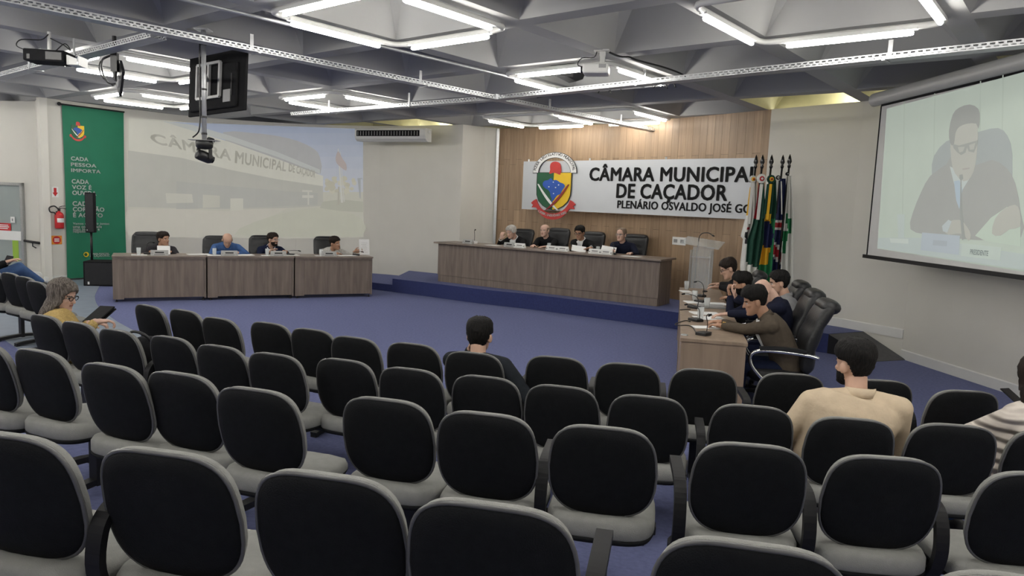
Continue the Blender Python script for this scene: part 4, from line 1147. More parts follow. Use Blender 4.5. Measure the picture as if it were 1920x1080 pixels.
M['tvgrey'] = mat('bracket grey', (.42, .42, .42), .45, .5, var=.05)
b = MB(); bw_, bh_ = tw * .40, thh * .56
for x in (-bw_ / 2, bw_ * .02, bw_ / 2): b.box(FT(x - .06, .02, .05), (.028, bh_, .03), R3)
for y in (-bh_ / 2, bh_ / 2): b.box(FT(-.06, y + .02, .05), (bw_, .028, .03), R3)
b.build('wall_mount', M['tvgrey'], t)
b = MB(); b.box(FT(tw * .25, -thh * .25, .034), (tw * .12, thh * .2, .012), R3); b.build('socket_panel', M['grey_plastic'], t)
b = MB(); b.box(FT(tw * .33, -thh * .08, .034), (.015, thh * .36, .02), R3); b.build('port_strip', M['blk_plastic'], t)
b = MB(); 
pv = V((pole_xy.x, pole_xy.y, tc.z + .03)) - tc; b.tube([FT(-.06, .02, .06), pv], .02, 8); b.build('clamp_arm', M['tvgrey'], t, True)
# camera under the pole
t = thing('ceiling_camera', V((pole_xy.x, pole_xy.y, pz)), 0, 'black pan tilt camera hanging upside down from the ceiling pole', 'camera')
b = MB(); b.box((0, 0, -.006), (.30, .10, .006)); b.build('shelf_plate', M['grey_plastic'], t)
b = MB(); b.lathe([(.02, -.10), (.07, -.095), (.085, -.07), (.088, -.03), (.08, -.012), (.02, -.010)], 24); b.build('camera_base', M['blk_plastic'], t, True)
for s in (-1, 1):
    b = MB(); b.box((s * .062, 0, -.145), (.022, .06, .11), bevel=.008); b.build('yoke_arm', M['blk_plastic'], t)
b = MB(); b.lathe([(.02, -.085), (.05, -.08), (.055, -.04), (.055, .05), (.045, .075), (.02, .078)], 20, (0, 0, -.175), (.55, .6, -.25)); hd = b.build('camera_head', M['blk_plastic'], t, True)
b = MB(); b.lathe([(.01, .078), (.036, .078), (.036, .095), (.03, .098), (.01, .092)], 16, (0, 0, -.175), (.55, .6, -.25)); b.build('lens', M['blk_gloss'], hd, True)

# black projector at the left with its white cage
pj = aty(83, 104, 7.9)
t = thing('projector', pj, math.radians(8), 'black projector hanging under the ceiling at the upper left', 'projector')
b = MB(); b.box((0, .12, 0), (.41, .28, .125), bevel=.012); b.build('case', M['blk_matte'], t)
b = MB(); b.box((-.15, -.021, -.02), (.03, .004, .05)); b.build('socket_panel', M['blk_plastic'], t); b = MB(); b.box((.1, -.021, 0), (.16, .004, .08)); b.build('vent_panel', M['blk_plastic'], t)
b = MB(); b.tube([(0, .12, .06), (0, .12, ZC - pj.z)], .02, 10); b.box((0, .12, .07), (.16, .12, .012)); b.build('ceiling_mount', M['white_metal'], t)
b = MB(); b.tube(smooth_poly([(-.17, -.01, .04), (-.26, -.02, .08), (-.22, 0, .15), (-.05, .05, .17), (0, .1, .24)], 5, False), .006, 6); b.tube(smooth_poly([(.12, 0, .06), (.2, .02, .14), (.24, .05, .08), (.15, .1, .14), (.02, .1, .2)], 5, False), .006, 6); b.build('cable', M['blk_plastic'], t, True)
b = MB()
for x in (.23, .34): b.box((x, .1, -.03), (.012, .22, .10))
b.box((.285, .1, -.075), (.12, .22, .008)); b.build('side_cage', M['white_metal'], t)
# small bracketed screen seen edge-on
q = aty(215, 108, 8.1)
t = thing('bracketed_monitor', q, 0, 'small monitor seen edge-on, hanging by a black arm beside the television', 'monitor')
b = MB(); b.tube([(0, 0, ZC - q.z), (0, 0, -.24)], .022, 10); b.box((0, 0, -.05), (.07, .05, .20)); b.build('drop_arm', M['blk_plastic'], t)
b = MB(); b.tube(smooth_poly([(-.02, 0, .03), (-.13, 0, -.02), (-.14, 0, -.15), (-.08, 0, -.27), (0, 0, -.28)], 5, False), .009, 6); b.tube(smooth_poly([(-.03, .02, .03), (-.17, .02, -.05), (-.16, .02, -.2), (-.03, .02, -.3)], 5, False), .007, 6); b.build('cable', M['blk_plastic'], t, True)
rt = Euler((math.radians(-4), math.radians(30), math.radians(-56)))
b = MB(); b.box((.06, .0, -.22), (.30, .03, .30), rt, .006); b.build('screen_case', M['blk_plastic'], t)
b = MB(); b.box((.06, -.02, -.26), (.12, .05, .10), rt, .01); b.build('pivot_bracket', M['grey_plastic'], t)
b = MB(); b.tube([(0, 0, -.23), (.06, -.02, -.26)], .018, 8); b.build('pivot_pin', M['blk_plastic'], t)
# white projector
q = aty(1118, 131, 7.86)
t = thing('projector', q, math.radians(-12), 'white projector on a white ceiling bracket inside the square light fitting', 'projector')
b = MB(); b.box((0, 0, 0), (.27, .24, .105), bevel=.02); b.build('case', M['white_metal'], t)
b = MB(); b.box((.075, -.121, .02), (.075, .004, .04)); b.build('vent_grille', M['grey_plastic'], t)
b = MB(); b.lathe([(.005, 0), (.035, 0), (.037, .03), (.03, .034), (.005, .03)], 16, (-.134, .0, 0), (-1, 0, 0)); b.build('lens', M['blk_gloss'], t, True)
b = MB(); b.box((.06, 0, .10), (.05, .05, .10)); b.box((.06, 0, .20), (.06, .06, .12)); b.tube([(.06, 0, .2), (.06, 0, ZC - q.z)], .028, 10); b.box((.05, -.02, ZC - q.z), (.16, .10, .016)); b.build('ceiling_bracket', M['white_metal'], t)
b = MB(); b.tube(smooth_poly([(-.13, 0, .03), (-.2, 0, .05), (-.16, 0, .12), (-.03, 0, .13), (.0, 0, .2)], 4, False), .006, 6); b.build('cable', M['blk_plastic'], t, True)
# black loudspeakers tucked in the coffers
q = aty(1052, 138, 9.6)
t = thing('ceiling_loudspeaker', q, math.radians(20), 'black wedge loudspeaker in the coffer left of the white projector', 'loudspeaker')
b = MB(); b.prism([(-.26, .03), (-.1, .11), (.2, .11), (.27, .03), (.22, -.08), (.12, -.11)], .2, Matrix.Rotation(PI / 2, 4, 'X')); b.build('cabinet', M['blk_matte'], t)
b = MB(); b.box((.05, -.1, .17), (.03, .03, .14)); b.build('hanging_bracket', M['blk_plastic'], t)
b = MB(); b.box((-.02, -.202, .0), (.2, .004, .13)); b.build('grille', M['blk_plastic'], t)
q = aty(1018, 174, 11.2)
t = thing('ceiling_loudspeaker', q, math.radians(30), 'black wedge loudspeaker behind the cable tray above the sign', 'loudspeaker')
b = MB(); b.prism([(-.2, .05), (.22, .05), (-.1, -.09)], .2, Matrix.Rotation(PI / 2, 4, 'X')); b.build('cabinet', M['blk_matte'], t)
b = MB(); b.box((.0, -.1, .13), (.02, .02, .18)); b.build('hanging_bracket', M['blk_plastic'], t)
# loose cables along the right tray
for x in (1135, 1155, 1240, 1255):
    b = MB(); p = atz(x, {1135: 166, 1155: 164, 1240: 156, 1255: 154}[x], 3.365); pts = [tuple(p + V((-.09, 0, -.06))), tuple(p + V((-.03, 0, .03))), tuple(p + V((.04, .02, .02))), tuple(p + V((.08, 0, -.06)))]
    b.tube(smooth_poly(pts, 4, False), .008, 6)
    o = b.build('cable_loop', M['blk_plastic'], None, True); tag(o, 'black cable loop standing up from the right cable tray, %s from the left' % ORD[(1135, 1155, 1240, 1255).index(x)], 'cable', 'cable loops on the right tray')
b = MB(); pp = [atz(1142, 98, 3.49), atz(1162, 106, 3.46), atz(1180, 107, 3.485), atz(1195, 113, 3.46), atz(1250, 128, 3.485), atz(1280, 140, 3.46), atz(1288, 152, 3.36)]
b.tube(smooth_poly([tuple(p) for p in pp], 4, False), .011, 6); o = b.build('projector_cable', M['blk_plastic'], None, True); tag(o, 'black cable from the white projector along the light tube to the tray', 'cable')
# small dome camera
q = aty(394, 266, 15.6)
t = thing('security_camera', q, 0, 'small dark security camera on the wall just below the television', 'camera')
cw = hit(394, 266, LW, .01)
t.location = cw; cn = wall_dir(394, 266, LW).cross(UP)
b = MB(); b.lathe([(.02, 0), (.06, 0), (.06, .03), (.02, .035)], 14, (0, 0, 0), cn); b.tube([cn * .02, cn * .14 + UP * .03], .014, 8); b.build('mount', M['grey_plastic'], t)
b = MB(); b.lathe([(.01, -.08), (.05, -.08), (.055, .06), (.045, .08), (.01, .08)], 14, cn * .16 + UP * .03, (.8, -.5, -.25)); b.build('body', M['blk_plastic'], t, True)

# ================================================================== sound column
q = atz(156, 536, 0); q2 = atz(208, 537, 0)
c = V(((q.x + q2.x) / 2 - .0, (q.y + q2.y) / 2 + .22, 0))
t = thing('subwoofer', c, math.radians(14), 'black subwoofer box on the floor below the green banner', 'loudspeaker')
sz = aty(180, 488, c.y).z
b = MB(); b.box((0, 0, sz / 2), (.56, .46, sz), bevel=.012); b.build('cabinet', M['blk_matte'], t)
b = MB(); b.box((0, -.232, sz / 2), (.50, .006, sz - .06)); b.build('front_grille', M['blk_plastic'], t)
b = MB(); b.box((-.19, -.237, .06), (.03, .004, .05)); b.build('maker_badge', M['white'], t)
pz0 = sz; ctop = aty(168, 361, c.y).z; cbot = aty(172, 436, c.y).z
cx = aty(170, 400, c.y).x
t = thing('column_loudspeaker', (cx, c.y, sz), math.radians(12), 'slim black column loudspeaker on a pole above the subwoofer', 'loudspeaker')
b = MB(); b.tube([(0, 0, .001), (0, 0, cbot - sz + .05)], .022, 12); b.build('pole', M['blk_plastic'], t, True)
b = MB(); b.box((0, 0, (ctop + cbot) / 2 - sz), (.155, .13, ctop - cbot), bevel=.01); b.build('cabinet', M['blk_matte'], t)
b = MB(); b.box((0, -.067, (ctop + cbot) / 2 - sz), (.13, .005, ctop - cbot - .04)); b.build('grille', M['blk_plastic'], t)
b = MB(); b.box((-.045, -.0705, cbot - sz + .05), (.012, .003, .02)); b.build('badge', M['white'], t)

# ================================================================== lectern of clear acrylic
M['acrylic'] = mat('clear acrylic', (0.75, 0.80, 0.80), 0.1, alpha=.30)
LC = aty(1314, 500, 11.7); LC = V((LC.x, LC.y, PLAT))
lz = lambda y: aty(1314, y, 11.7).z - PLAT
t = thing('lectern', LC, math.radians(-28), 'clear acrylic lectern with a gooseneck microphone beside the presiding desk', 'lectern')
b = MB(); b.box((0, 0, .01), (.40, .36, .02), bevel=.004); b.build('base', M['acrylic'], t)
b = MB(); b.box((0, .10, lz(462) / 2), (.34, .012, lz(462) - .02)); b.build('front_panel', M['acrylic'], t)
for s in (-1, 1):
    b = MB(); b.box((s * .16, 0, lz(468) / 2), (.012, .2, lz(468) - .02)); b.build('side_panel', M['acrylic'], t)
b = MB(); b.box((0, .02, lz(455)), (.62, .42, .014), Euler((math.radians(14), math.radians(6), 0)), .004); b.build('reading_top', M['acrylic'], t)
b = MB(); b.box((0, 0, lz(482)), (.32, .2, .012)); b.build('shelf', M['acrylic'], t)
b = MB(); b.tube(smooth_poly([(-.09, .1, lz(455)), (-.08, .08, lz(446)), (-.03, .05, lz(438)), (.08, .0, lz(436)), (.16, -.04, lz(440))], 5, False), .007, 8); b.lathe([(.002, 0), (.012, .003), (.014, .03), (.008, .05)], 10, (.15, -.035, lz(439.5)), (.7, -.3, -.25)); b.build('microphone', M['blk_plastic'], t, True)
b = MB(); b.tube(smooth_poly([(-.09, .1, lz(457)), (-.12, .16, lz(475)), (-.11, .12, lz(505)), (-.12, .14, lz(530)), (-.14, .1, .03)], 5, False), .006, 6); b.build('microphone_cable', M['blk_plastic'], t, True)

# ================================================================== flags
M['f_white'] = mat('white flag cloth', (.62, .62, .58), .85, var=.04); M['f_green'] = mat('green flag cloth', (.012, .17, .06), .8, var=.08); M['f_dgreen'] = mat('dark green flag cloth', (.006, .05, .03), .8, var=.1)
M['f_yellow'] = mat('yellow flag cloth', (.72, .40, .02), .8, var=.06); M['f_red'] = mat('red flag cloth', (.36, .015, .025), .8, var=.08); M['f_navy'] = mat('navy flag cloth', (.010, .016, .07), .8, var=.1); M['f_black'] = mat('black ribbon', (.008, .008, .010), .7, var=.1)
FM = [M[k] for k in ('f_white', 'f_green', 'f_dgreen', 'f_yellow', 'f_red', 'f_navy', 'f_black')]
W0, G1, DG, YE, RE, NA, BK = range(7)
FY = 10.9
def zpx(x, y, Y=FY): return aty(x, y, Y)
def flag(xf, yf, outline, colour, lab, Y, rosette, seedk):
    """outline: list of (y, x_left, x_right) pixels measured on the cloth, top to bottom"""
    top = aty(xf, yf, Y); foot = V((top.x - .05, Y + .02, PLAT))
    t = thing('flag', foot, 0, lab, 'flag', 'ceremonial flags on poles in the corner')
    b = MB(); tp = top - foot; b.tube([(0, 0, 0), tp + V((0, 0, -.02))], .015, 10); b.build('pole', M['blk_plastic'], t, True)
    b = MB(); b.lathe([(.004, 0), (.02, .0), (.026, .03), (.016, .05), (.034, .09), (.018, .16), (.002, .20)], 12, tp + V((0, 0, -.06))); b.build('spear_finial', M['blk_gloss'], t, True)
    b = MB(); b.lathe([(.03, 0), (.12, 0), (.15, .05), (.14, .06), (.03, .06)], 18, (0, 0, .0)); b.build('stand', M['blk_plastic'], t, True) if seedk % 2 == 0 else b.bm.free()
    # cloth
    n = 26; ys = []; y = outline[0][0]
    m_ = 46; y0, y1 = outline[0][0], outline[-1][0]
    b = MB(); rows = []; rng = random.Random(seedk); ph = rng.uniform(0, 6)
    for j in range(m_ + 1):
        y = y0 + (y1 - y0) * j / m_
        for k in range(1, len(outline)):
            if y <= outline[k][0]:
                w = (y - outline[k - 1][0]) / (outline[k][0] - outline[k - 1][0]); xl = outline[k - 1][1] * (1 - w) + outline[k][1] * w; xr = outline[k - 1][2] * (1 - w) + outline[k][2] * w; break
        row = []
        for i in range(n + 1):
            u = i / n; amp = .05 * min(1, j / m_ * 2 + .25)
            p = aty(xl + (xr - xl) * u, y, Y); p.y += amp * math.sin(u * PI * 5 + ph + .6 * math.sin(j * .07)) - .06
            row.append(b.bm.verts.new(p - foot))
        rows.append(row)
    for j in range(m_):
        for i in range(n):
            f = b.face([rows[j][i], rows[j][i + 1], rows[j + 1][i + 1], rows[j + 1][i]])
            yy = y0 + (y1 - y0) * (j + .5) / m_; c = f.calc_center_median() + foot
            # back to pixel x for the printed pattern
            v = c - EYE; px = 960 + FOC * v.dot(cR) / v.dot(cF)
            f.material_index = colour((i + .5) / n, px, yy)
    for v in b.bm.verts: pass
    o = b.build('flag_cloth', FM, t, True, fix=True)
    md = o.modifiers.new('thickness', 'SOLIDIFY'); md.thickness = .004
    if rosette:
        rx, ry, rr, ms = rosette; c = aty(rx, ry, Y - .12) - foot; fr_ = Matrix.Rotation(PI / 2, 4, 'X'); 
        R = aty(rx + rr, ry, Y - .12) - foot; rad = abs(R.x - c.x)
        b = MB()
        for k in range(12):
            a = 2 * PI * k / 12; b.ell(c + V((rad * .62 * math.cos(a), 0, rad * .62 * math.sin(a))), (rad * .38, .02, rad * .38), nu=8, nv=6)
        ro = b.build('rosette', FM[ms[0]], t, True)
        b = MB(); b.ell(c + V((0, -.02, 0)), (rad * .5, .015, rad * .5)); b.build('rosette_ring', FM[ms[1]], ro, True)
        b = MB(); b.ell(c + V((0, -.034, 0)), (rad * .24, .012, rad * .24)); b.build('rosette_centre', FM[ms[2]], ro, True)
    return t
def ribbons(t, defs, Y):
    for px0, px1, y0, y1, qx, m in defs:
        fo = t.location; b = MB(); Lp = []; Rp = []
        P = [[aty(px0, y0, Y), aty(px1, y0, Y)], [aty((px0 + qx) / 2, (y0 + y1) / 2, Y), aty((px0 + qx) / 2 + (px1 - px0), (y0 + y1) / 2, Y)], [aty(qx, y1, Y), aty(qx + (px1 - px0), y1, Y)]]
        b.rings([[a - fo, c - fo, c - fo + V((0, .004, 0)), a - fo + V((0, .004, 0))] for a, c in P]); b.build('ribbon', FM[m], t)
f1 = flag(1417, 308, [(338, 1406, 1416), (360, 1403, 1416), (400, 1399, 1417), (443, 1388, 1415), (446, 1393, 1412), (495, 1387, 1416), (540, 1388, 1416)],
     lambda u, px, y: YE if (px < 1404 + (400 - y) * .08 and 350 < y < 405) else (BK if (1397 < px < 1402 and 436 < y < 456) else (RE if (1400 < px < 1406 and 424 < y < 432) else W0)),
     'white and yellow flag, leftmost of the five flags', 10.75, (1412, 336, 7.5, (W0, YE, RE)), 1)
ribbons(f1, [(1408, 1414, 343, 420, 1401, W0)], 10.55)
f2 = flag(1429, 308, [(338, 1420, 1430), (380, 1416, 1432), (420, 1409, 1430), (450, 1399, 1429), (490, 1396, 1422), (515, 1392, 1418), (545, 1390, 1418)],
     lambda u, px, y: RE if y < 412 and px < 1424 else (DG if y < 492 + (px - 1400) * .5 else W0),
     'red and green flag with a white rosette, second of the five flags', 10.6, (1428, 335, 9.5, (W0, RE, W0)), 2)
ribbons(f2, [(1425, 1431, 345, 412, 1418, W0)], 10.4)
f3 = flag(1446, 308, [(338, 1441, 1452), (380, 1432, 1452), (420, 1424, 1448), (470, 1416, 1445), (510, 1413, 1442), (545, 1412, 1442)],
     lambda u, px, y: (NA if 415 < y < 468 and ((px - 1438) / 12) ** 2 + ((y - 440) / 26) ** 2 < 1 else (YE if (403 < y < 496 and 1423 < px < 1446 - max(0, y - 460) * .2 and abs(px - 1437) < 16) else (G1 if y > 408 or px < 1437 else DG))),
     'green flag with a yellow diamond and blue disc, middle of the five flags', 10.7, (1446, 336, 8.5, (DG, YE, RE)), 3)
ribbons(f3, [(1443, 1448, 345, 412, 1436, YE), (1438, 1442, 345, 410, 1430, DG)], 10.5)
f4 = flag(1467, 308, [(335, 1460, 1470), (370, 1455, 1470), (410, 1452, 1467), (450, 1446, 1465), (500, 1440, 1460), (545, 1438, 1458)],
     lambda u, px, y: (RE if 416 < y < 428 and px > 1452 else (W0 if 411 < y < 433 and px > 1450 else (RE if abs((y - 462) - (px - 1446) * 1.0) < 9 else (W0 if abs((y - 462) - (px - 1446) * 1.0) < 17 or px < 1441 + (500 - y) * .1 and y > 490 else NA)))),
     'navy flag with a red and white cross, fourth of the five flags', 10.85, (1459, 333, 4.5, (BK, W0, BK)), 4)
ribbons(f4, [(1456, 1460, 338, 405, 1450, W0), (1460, 1463, 338, 400, 1454, BK), (1464, 1466, 340, 402, 1465, W0)], 10.65)
f5 = flag(1480, 307, [(330, 1474, 1481), (370, 1471, 1484), (410, 1467, 1486), (460, 1461, 1487), (510, 1459, 1486), (545, 1462, 1484)],
     lambda u, px, y: (G1 if (398 < y < 418 and 1473 < px < 1478) or (411 < y < 436 and 1477 < px < 1484) or (434 < y < 473 and 1468 - (y - 440) * .05 < px < 1477 - (y - 434) * .1) else W0),
     'white flag with a green cross, rightmost of the five flags', 10.75, (1476, 326, 3.5, (BK, BK, W0)), 5)

# ================================================================== things on the desks
def desk_mic(name_parent, p, yaw, lab, group='desk microphones', up=.20, reach=.16, m=None):
    t = thing('desk_microphone', p, yaw, lab, 'microphone', group)
    b = MB(); pts = [(-.05, -.065), (.05, -.065), (.055, .02), (.04, .065), (-.04, .065), (-.055, .02)]
    b.prism(pts, .028, None, .001, .008); b.build('base', m or M['blk_plastic'], t)
    b = MB(); b.tube(smooth_poly([(0, .045, .026), (0, .05, .026 + up * .5), (0, .02, .026 + up * .9), (0, -reach * .5, .026 + up * 1.05), (0, -reach, .026 + up)], 4, False), .0045, 6); g = b.build('gooseneck', M['blk_plastic'], t, True)
    b = MB(); b.cap((0, -reach, .026 + up), (0, -reach - .035, .018 + up), .009, .009, 8); b.build('capsule', M['blk_matte'], g, True)
    return t
def water_glass(p, lab, group='water glasses on the desks', s=1.0):
    t = thing('water_glass', p, 0, lab, 'glass', group)
    b = MB(); b.lathe([(.001, .001), (.030 * s, .001), (.036 * s, .12 * s), (.0335 * s, .12 * s), (.028 * s, .01), (.001, .01)], 18); b.build('tumbler', M['glass'], t, True)
    return t
M['plate_grey'] = mat('nameplate grey', (.36, .36, .35), .5, var=.03)
def nameplate(p, yaw, lab, m, group='nameplates on the desks', w=.24, h=.085):
    t = thing('nameplate', p, yaw, lab, 'nameplate', group)
    b = MB(); b.rings([[V((x, -.035, .001)), V((x, .0, h)), V((x, .004, h)), V((x, .045, .001))] for x in (-w / 2, w / 2)]); b.build('folded_card', m, t)
    b = MB(); sl = math.atan2(.035, h); F_ = Matrix.Translation((0, -.0355, .001)) @ Matrix.Rotation(PI / 2 - sl, 4, 'X')
    b.prism([(-w * .25, h * .45), (w * .25, h * .45), (w * .25, h * .72), (-w * .25, h * .72)], .001, F_); b.prism([(-w * .3, h * .15), (w * .3, h * .15), (w * .3, h * .22), (-w * .3, h * .22)], .001, F_)
    b.build('printed_name', M['grey_plastic'] if m is not M['plate_grey'] else M['ink'], t)
    b = MB()
    for x in (-w * .42, w * .42): b.prism([(x + .012 * math.cos(k * PI / 5), h * .4 + .016 * math.sin(k * PI / 5)) for k in range(10)], .001, F_)
    b.build('printed_emblem', M['grey_plastic'], t)
    return t
def sheet(p, yaw, lab, w=.21, l=.297, m=None, group='papers on the desks', k=1):
    b = MB()
    for i in range(k): b.box((random.uniform(-.01, .01) * (i > 0), random.uniform(-.01, .01) * (i > 0), .0015 + .003 * i), (w, l, .0025), Euler((0, 0, random.uniform(-.06, .06) * (i > 0))))
    o = b.build('paper', m or M['paper']); o.location = p; o.rotation_euler = (0, 0, yaw); return tag(o, lab, 'paper', group)
# left tables
td = V((TP[3][0] - TP[0][0], TP[3][1] - TP[0][1], 0)).normalized(); tn = V((-td.y, td.x, 0)); tyaw = math.atan2(td.y, td.x)
def on_left(px, v, z=0.0):
    o = V((TP[0][0], TP[0][1], LEFT_TOP)) + tn * v
    return on_plane(px, 470, V((o.x, o.y, 0)), tn).xy.to_3d() + V((0, 0, LEFT_TOP + z))
WHO_L = ['man in the dark open-collared shirt', 'man in the blue jumper', 'bearded man in the navy blazer', 'man in the pale patterned jacket']
for k, (gx, nx_, sx, pxs) in enumerate([(260, 299, 261, [(372, .34)]), (402, 430, 403, [(455, .25)]), (501, 522, 503, [(540, .25)]), (602, 617, 603, [(650, .22)])]):
    sheet(on_left(sx, .16), tyaw, 'white sheet under the water glass of the ' + WHO_L[k], .24, .16)
    water_glass(on_left(gx, .16, .004), 'water glass in front of the ' + WHO_L[k])
    nameplate(on_left(nx_, .10), tyaw, 'grey nameplate in front of the ' + WHO_L[k], M['plate_grey'], w=.27, h=.09)
    for a, v in pxs: sheet(on_left(a, v), tyaw + .15, 'white papers lying to the right of the ' + WHO_L[k], .36, .22, k=2)
desk_mic(None, on_left(278, .34), tyaw + 2.5, 'desk microphone leaning beside the man in the dark open-collared shirt', up=.17, reach=.12)
desk_mic(None, on_left(545, .30), tyaw + 1.2, 'flat black desk microphone right of the bearded man in the navy blazer', up=.06, reach=.14)
desk_mic(None, on_left(668, .30), tyaw + 1.2, 'flat black desk microphone beside the raised printed page', up=.05, reach=.10)
# main desk
md = V((MD1[0] - MD0[0], MD1[1] - MD0[1], 0)).normalized(); mn = V((-md.y, md.x, 0)); myaw = math.atan2(md.y, md.x)
def on_mid(px, v, z=0.0):
    o = V((MD0[0], MD0[1], MTOP)) + mn * v
    p = on_plane(px, 470, V((o.x, o.y, 0)), mn); return V((p.x, p.y, MTOP + z))
WHO_M = ['white-haired man', 'bald man in black', 'man in dark glasses', 'balding man in navy with glasses']
for k, (px, lab, m) in enumerate([(877, 'grey nameplate near the left end of the presiding desk', M['plate_grey']), (955, 'grey nameplate in front of the white-haired man', M['plate_grey']), (974, 'white card right of the nameplate of the white-haired man', M['white']),
        (1035, 'white card in front of the bald man in black', M['white']), (1055, 'white card left of the man in dark glasses', M['white']), (1116, 'white nameplate left of the balding man in navy', M['white']), (1137, 'white nameplate just before the balding man in navy', M['white'])]):
    nameplate(on_mid(px, .09), myaw, lab, m, w=.235, h=.085)
desk_mic(None, on_mid(888, .34), myaw + .4, 'desk microphone with curved neck at the left end of the presiding desk', up=.24, reach=-.12)
desk_mic(None, on_mid(1071, .30), myaw - .3, 'desk microphone beside the papers of the man in dark glasses', up=.10, reach=.1)
desk_mic(None, on_mid(1150, .25), myaw + .3, 'desk microphone in front of the balding man in navy', up=.16, reach=.08)
water_glass(on_mid(958, .22), 'water glass in front of the white-haired man'); water_glass(on_mid(1029, .22), 'water glass in front of the bald man in black'); water_glass(on_mid(1121, .24), 'water glass left of the balding man in navy')
sheet(on_mid(925, .2), myaw, 'white paper left of the white-haired man', .3, .2); sheet(on_mid(1185, .12), myaw, 'white paper right of the balding man in navy', .32, .2)
b = MB(); b.box((0, 0, .03), (.2, .12, .05), bevel=.005); b.build  # small tray of stationery
t = thing('stationery_tray', on_mid(884, .2), myaw, 'small white tray by the microphone at the left end of the presiding desk', 'tray')
o = b.build('tray', M['white'], t)
# right desk
def on_rd(px, py): return atz(px, py, RTOP + .0)
ryaw = math.atan2(rd.y, rd.x)
desk_mic(None, on_rd(1320, 628), ryaw + PI * .5 + 2.6, 'black desk microphone nearest the camera on the right desk', up=.15, reach=-.10)
desk_mic(None, on_rd(1305, 602), ryaw + 2.2, 'second black desk microphone from the camera on the right desk', up=.12, reach=.16)
desk_mic(None, on_rd(1302, 578), ryaw + 2.4, 'third black desk microphone from the camera on the right desk', up=.12, reach=.16)
desk_mic(None, on_rd(1314, 567), ryaw + 2.4, 'fourth black desk microphone from the camera on the right desk', up=.12, reach=-.08)
desk_mic(None, on_rd(1313, 556), ryaw + 2.4, 'farthest black desk microphone on the right desk', up=.16, reach=.08)
for x, y, lb in ((1287, 543, 'water glass at the far end of the right desk'), (1302, 563, 'water glass on the right desk, second from the far end'), (1325, 578, 'large water glass in the middle of the right desk'), (1313, 598, 'water glass nearest the camera on the right desk')):
    water_glass(on_rd(x, y), lb)
for x, y, w, l, lb in ((1286, 547, .2, .14, 'white sheet at the far end of the right desk'), (1296, 552, .15, .2, 'small white sheet near the far glass of the right desk'), (1300, 567, .2, .2, 'white sheet under the second far glass on the right desk'), (1340, 570, .22, .3, 'white printed sheets beside the open grey folder'),
        (1322, 588, .2, .3, 'white sheet in the middle of the right desk'), (1330, 597, .22, .3, 'white papers before the man hiding behind the brown jacket'), (1322, 614, .15, .24, 'white folded paper before the man in the brown jacket')):
    sheet(on_rd(x, y), ryaw + .3, lb, w, l, k=2)
b = MB(); b.box((0, 0, .012), (.24, .3, .022), bevel=.003); o = b.build('folder', M['grey_plastic']); o.location = on_rd(1333, 576); o.rotation_euler = (0, 0, ryaw + .1); tag(o, 'grey closed folder in the middle of the right desk', 'folder')
b = MB(); b.lathe([(.03, .001), (.032, .004), (.026, .012), (.008, .014)], 16); o = b.build('cable_outlet', M['steel'], None, True); o.location = on_rd(1283, 629); tag(o, 'round metal cable outlet at the near corner of the right desk', 'cable outlet')
for pts, lb in (([(1306, 626), (1300, 615), (1290, 610), (1270, 610), (1267, 607), (1285, 601), (1294, 603)], 'black microphone cable looping over the desk corner'), ([(1295, 580), (1285, 580), (1275, 581)], 'short black cable at the left edge of the right desk')):
    b = MB(); b.tube(smooth_poly([tuple(atz(x, y, RTOP + .006)) for x, y in pts], 4, False), .005, 6); o = b.build('microphone_cable', M['blk_plastic'], None, True); tag(o, lb, 'cable')
# ================================================================== people
M['eye'] = mat('eye dark', (.03, .022, .02), .3, var=.05); M['lip'] = mat('lips', (.33, .14, .11), .5, var=.05)
SKIN = {'tan': mat('tanned skin', (.40, .225, .145), .55, var=.05, vscale=25), 'light': mat('light skin', (.50, .31, .225), .55, var=.05, vscale=25), 'pink': mat('pale pink skin', (.56, .36, .28), .5, var=.05, vscale=25)}
def cloth(name, col, v=.12, s=18, b=.4, bs=28): return mat(name, col, .9, var=v, vscale=s, bump=b, bscale=bs, spec=.15)
def quilt(name, col):
    m = cloth(name, col, .05); nt = m.node_tree; w = nt.nodes.new('ShaderNodeTexWave'); w.bands_direction = 'Z'; w.inputs['Scale'].default_value = 5.5; w.inputs['Distortion'].default_value = .8; w.inputs['Detail'].default_value = 2
    w.wave_profile = 'SIN'; tc = nt.nodes.new('ShaderNodeTexCoord'); nt.links.new(tc.outputs['Object'], w.inputs['Vector'])
    bp = nt.nodes.new('ShaderNodeBump'); bp.inputs['Strength'].default_value = 1.0; bp.inputs['Distance'].default_value = .022; nt.links.new(w.outputs['Fac'], bp.inputs['Height']); nt.links.new(bp.outputs['Normal'], nt.nodes['Principled BSDF'].inputs['Normal']); return m
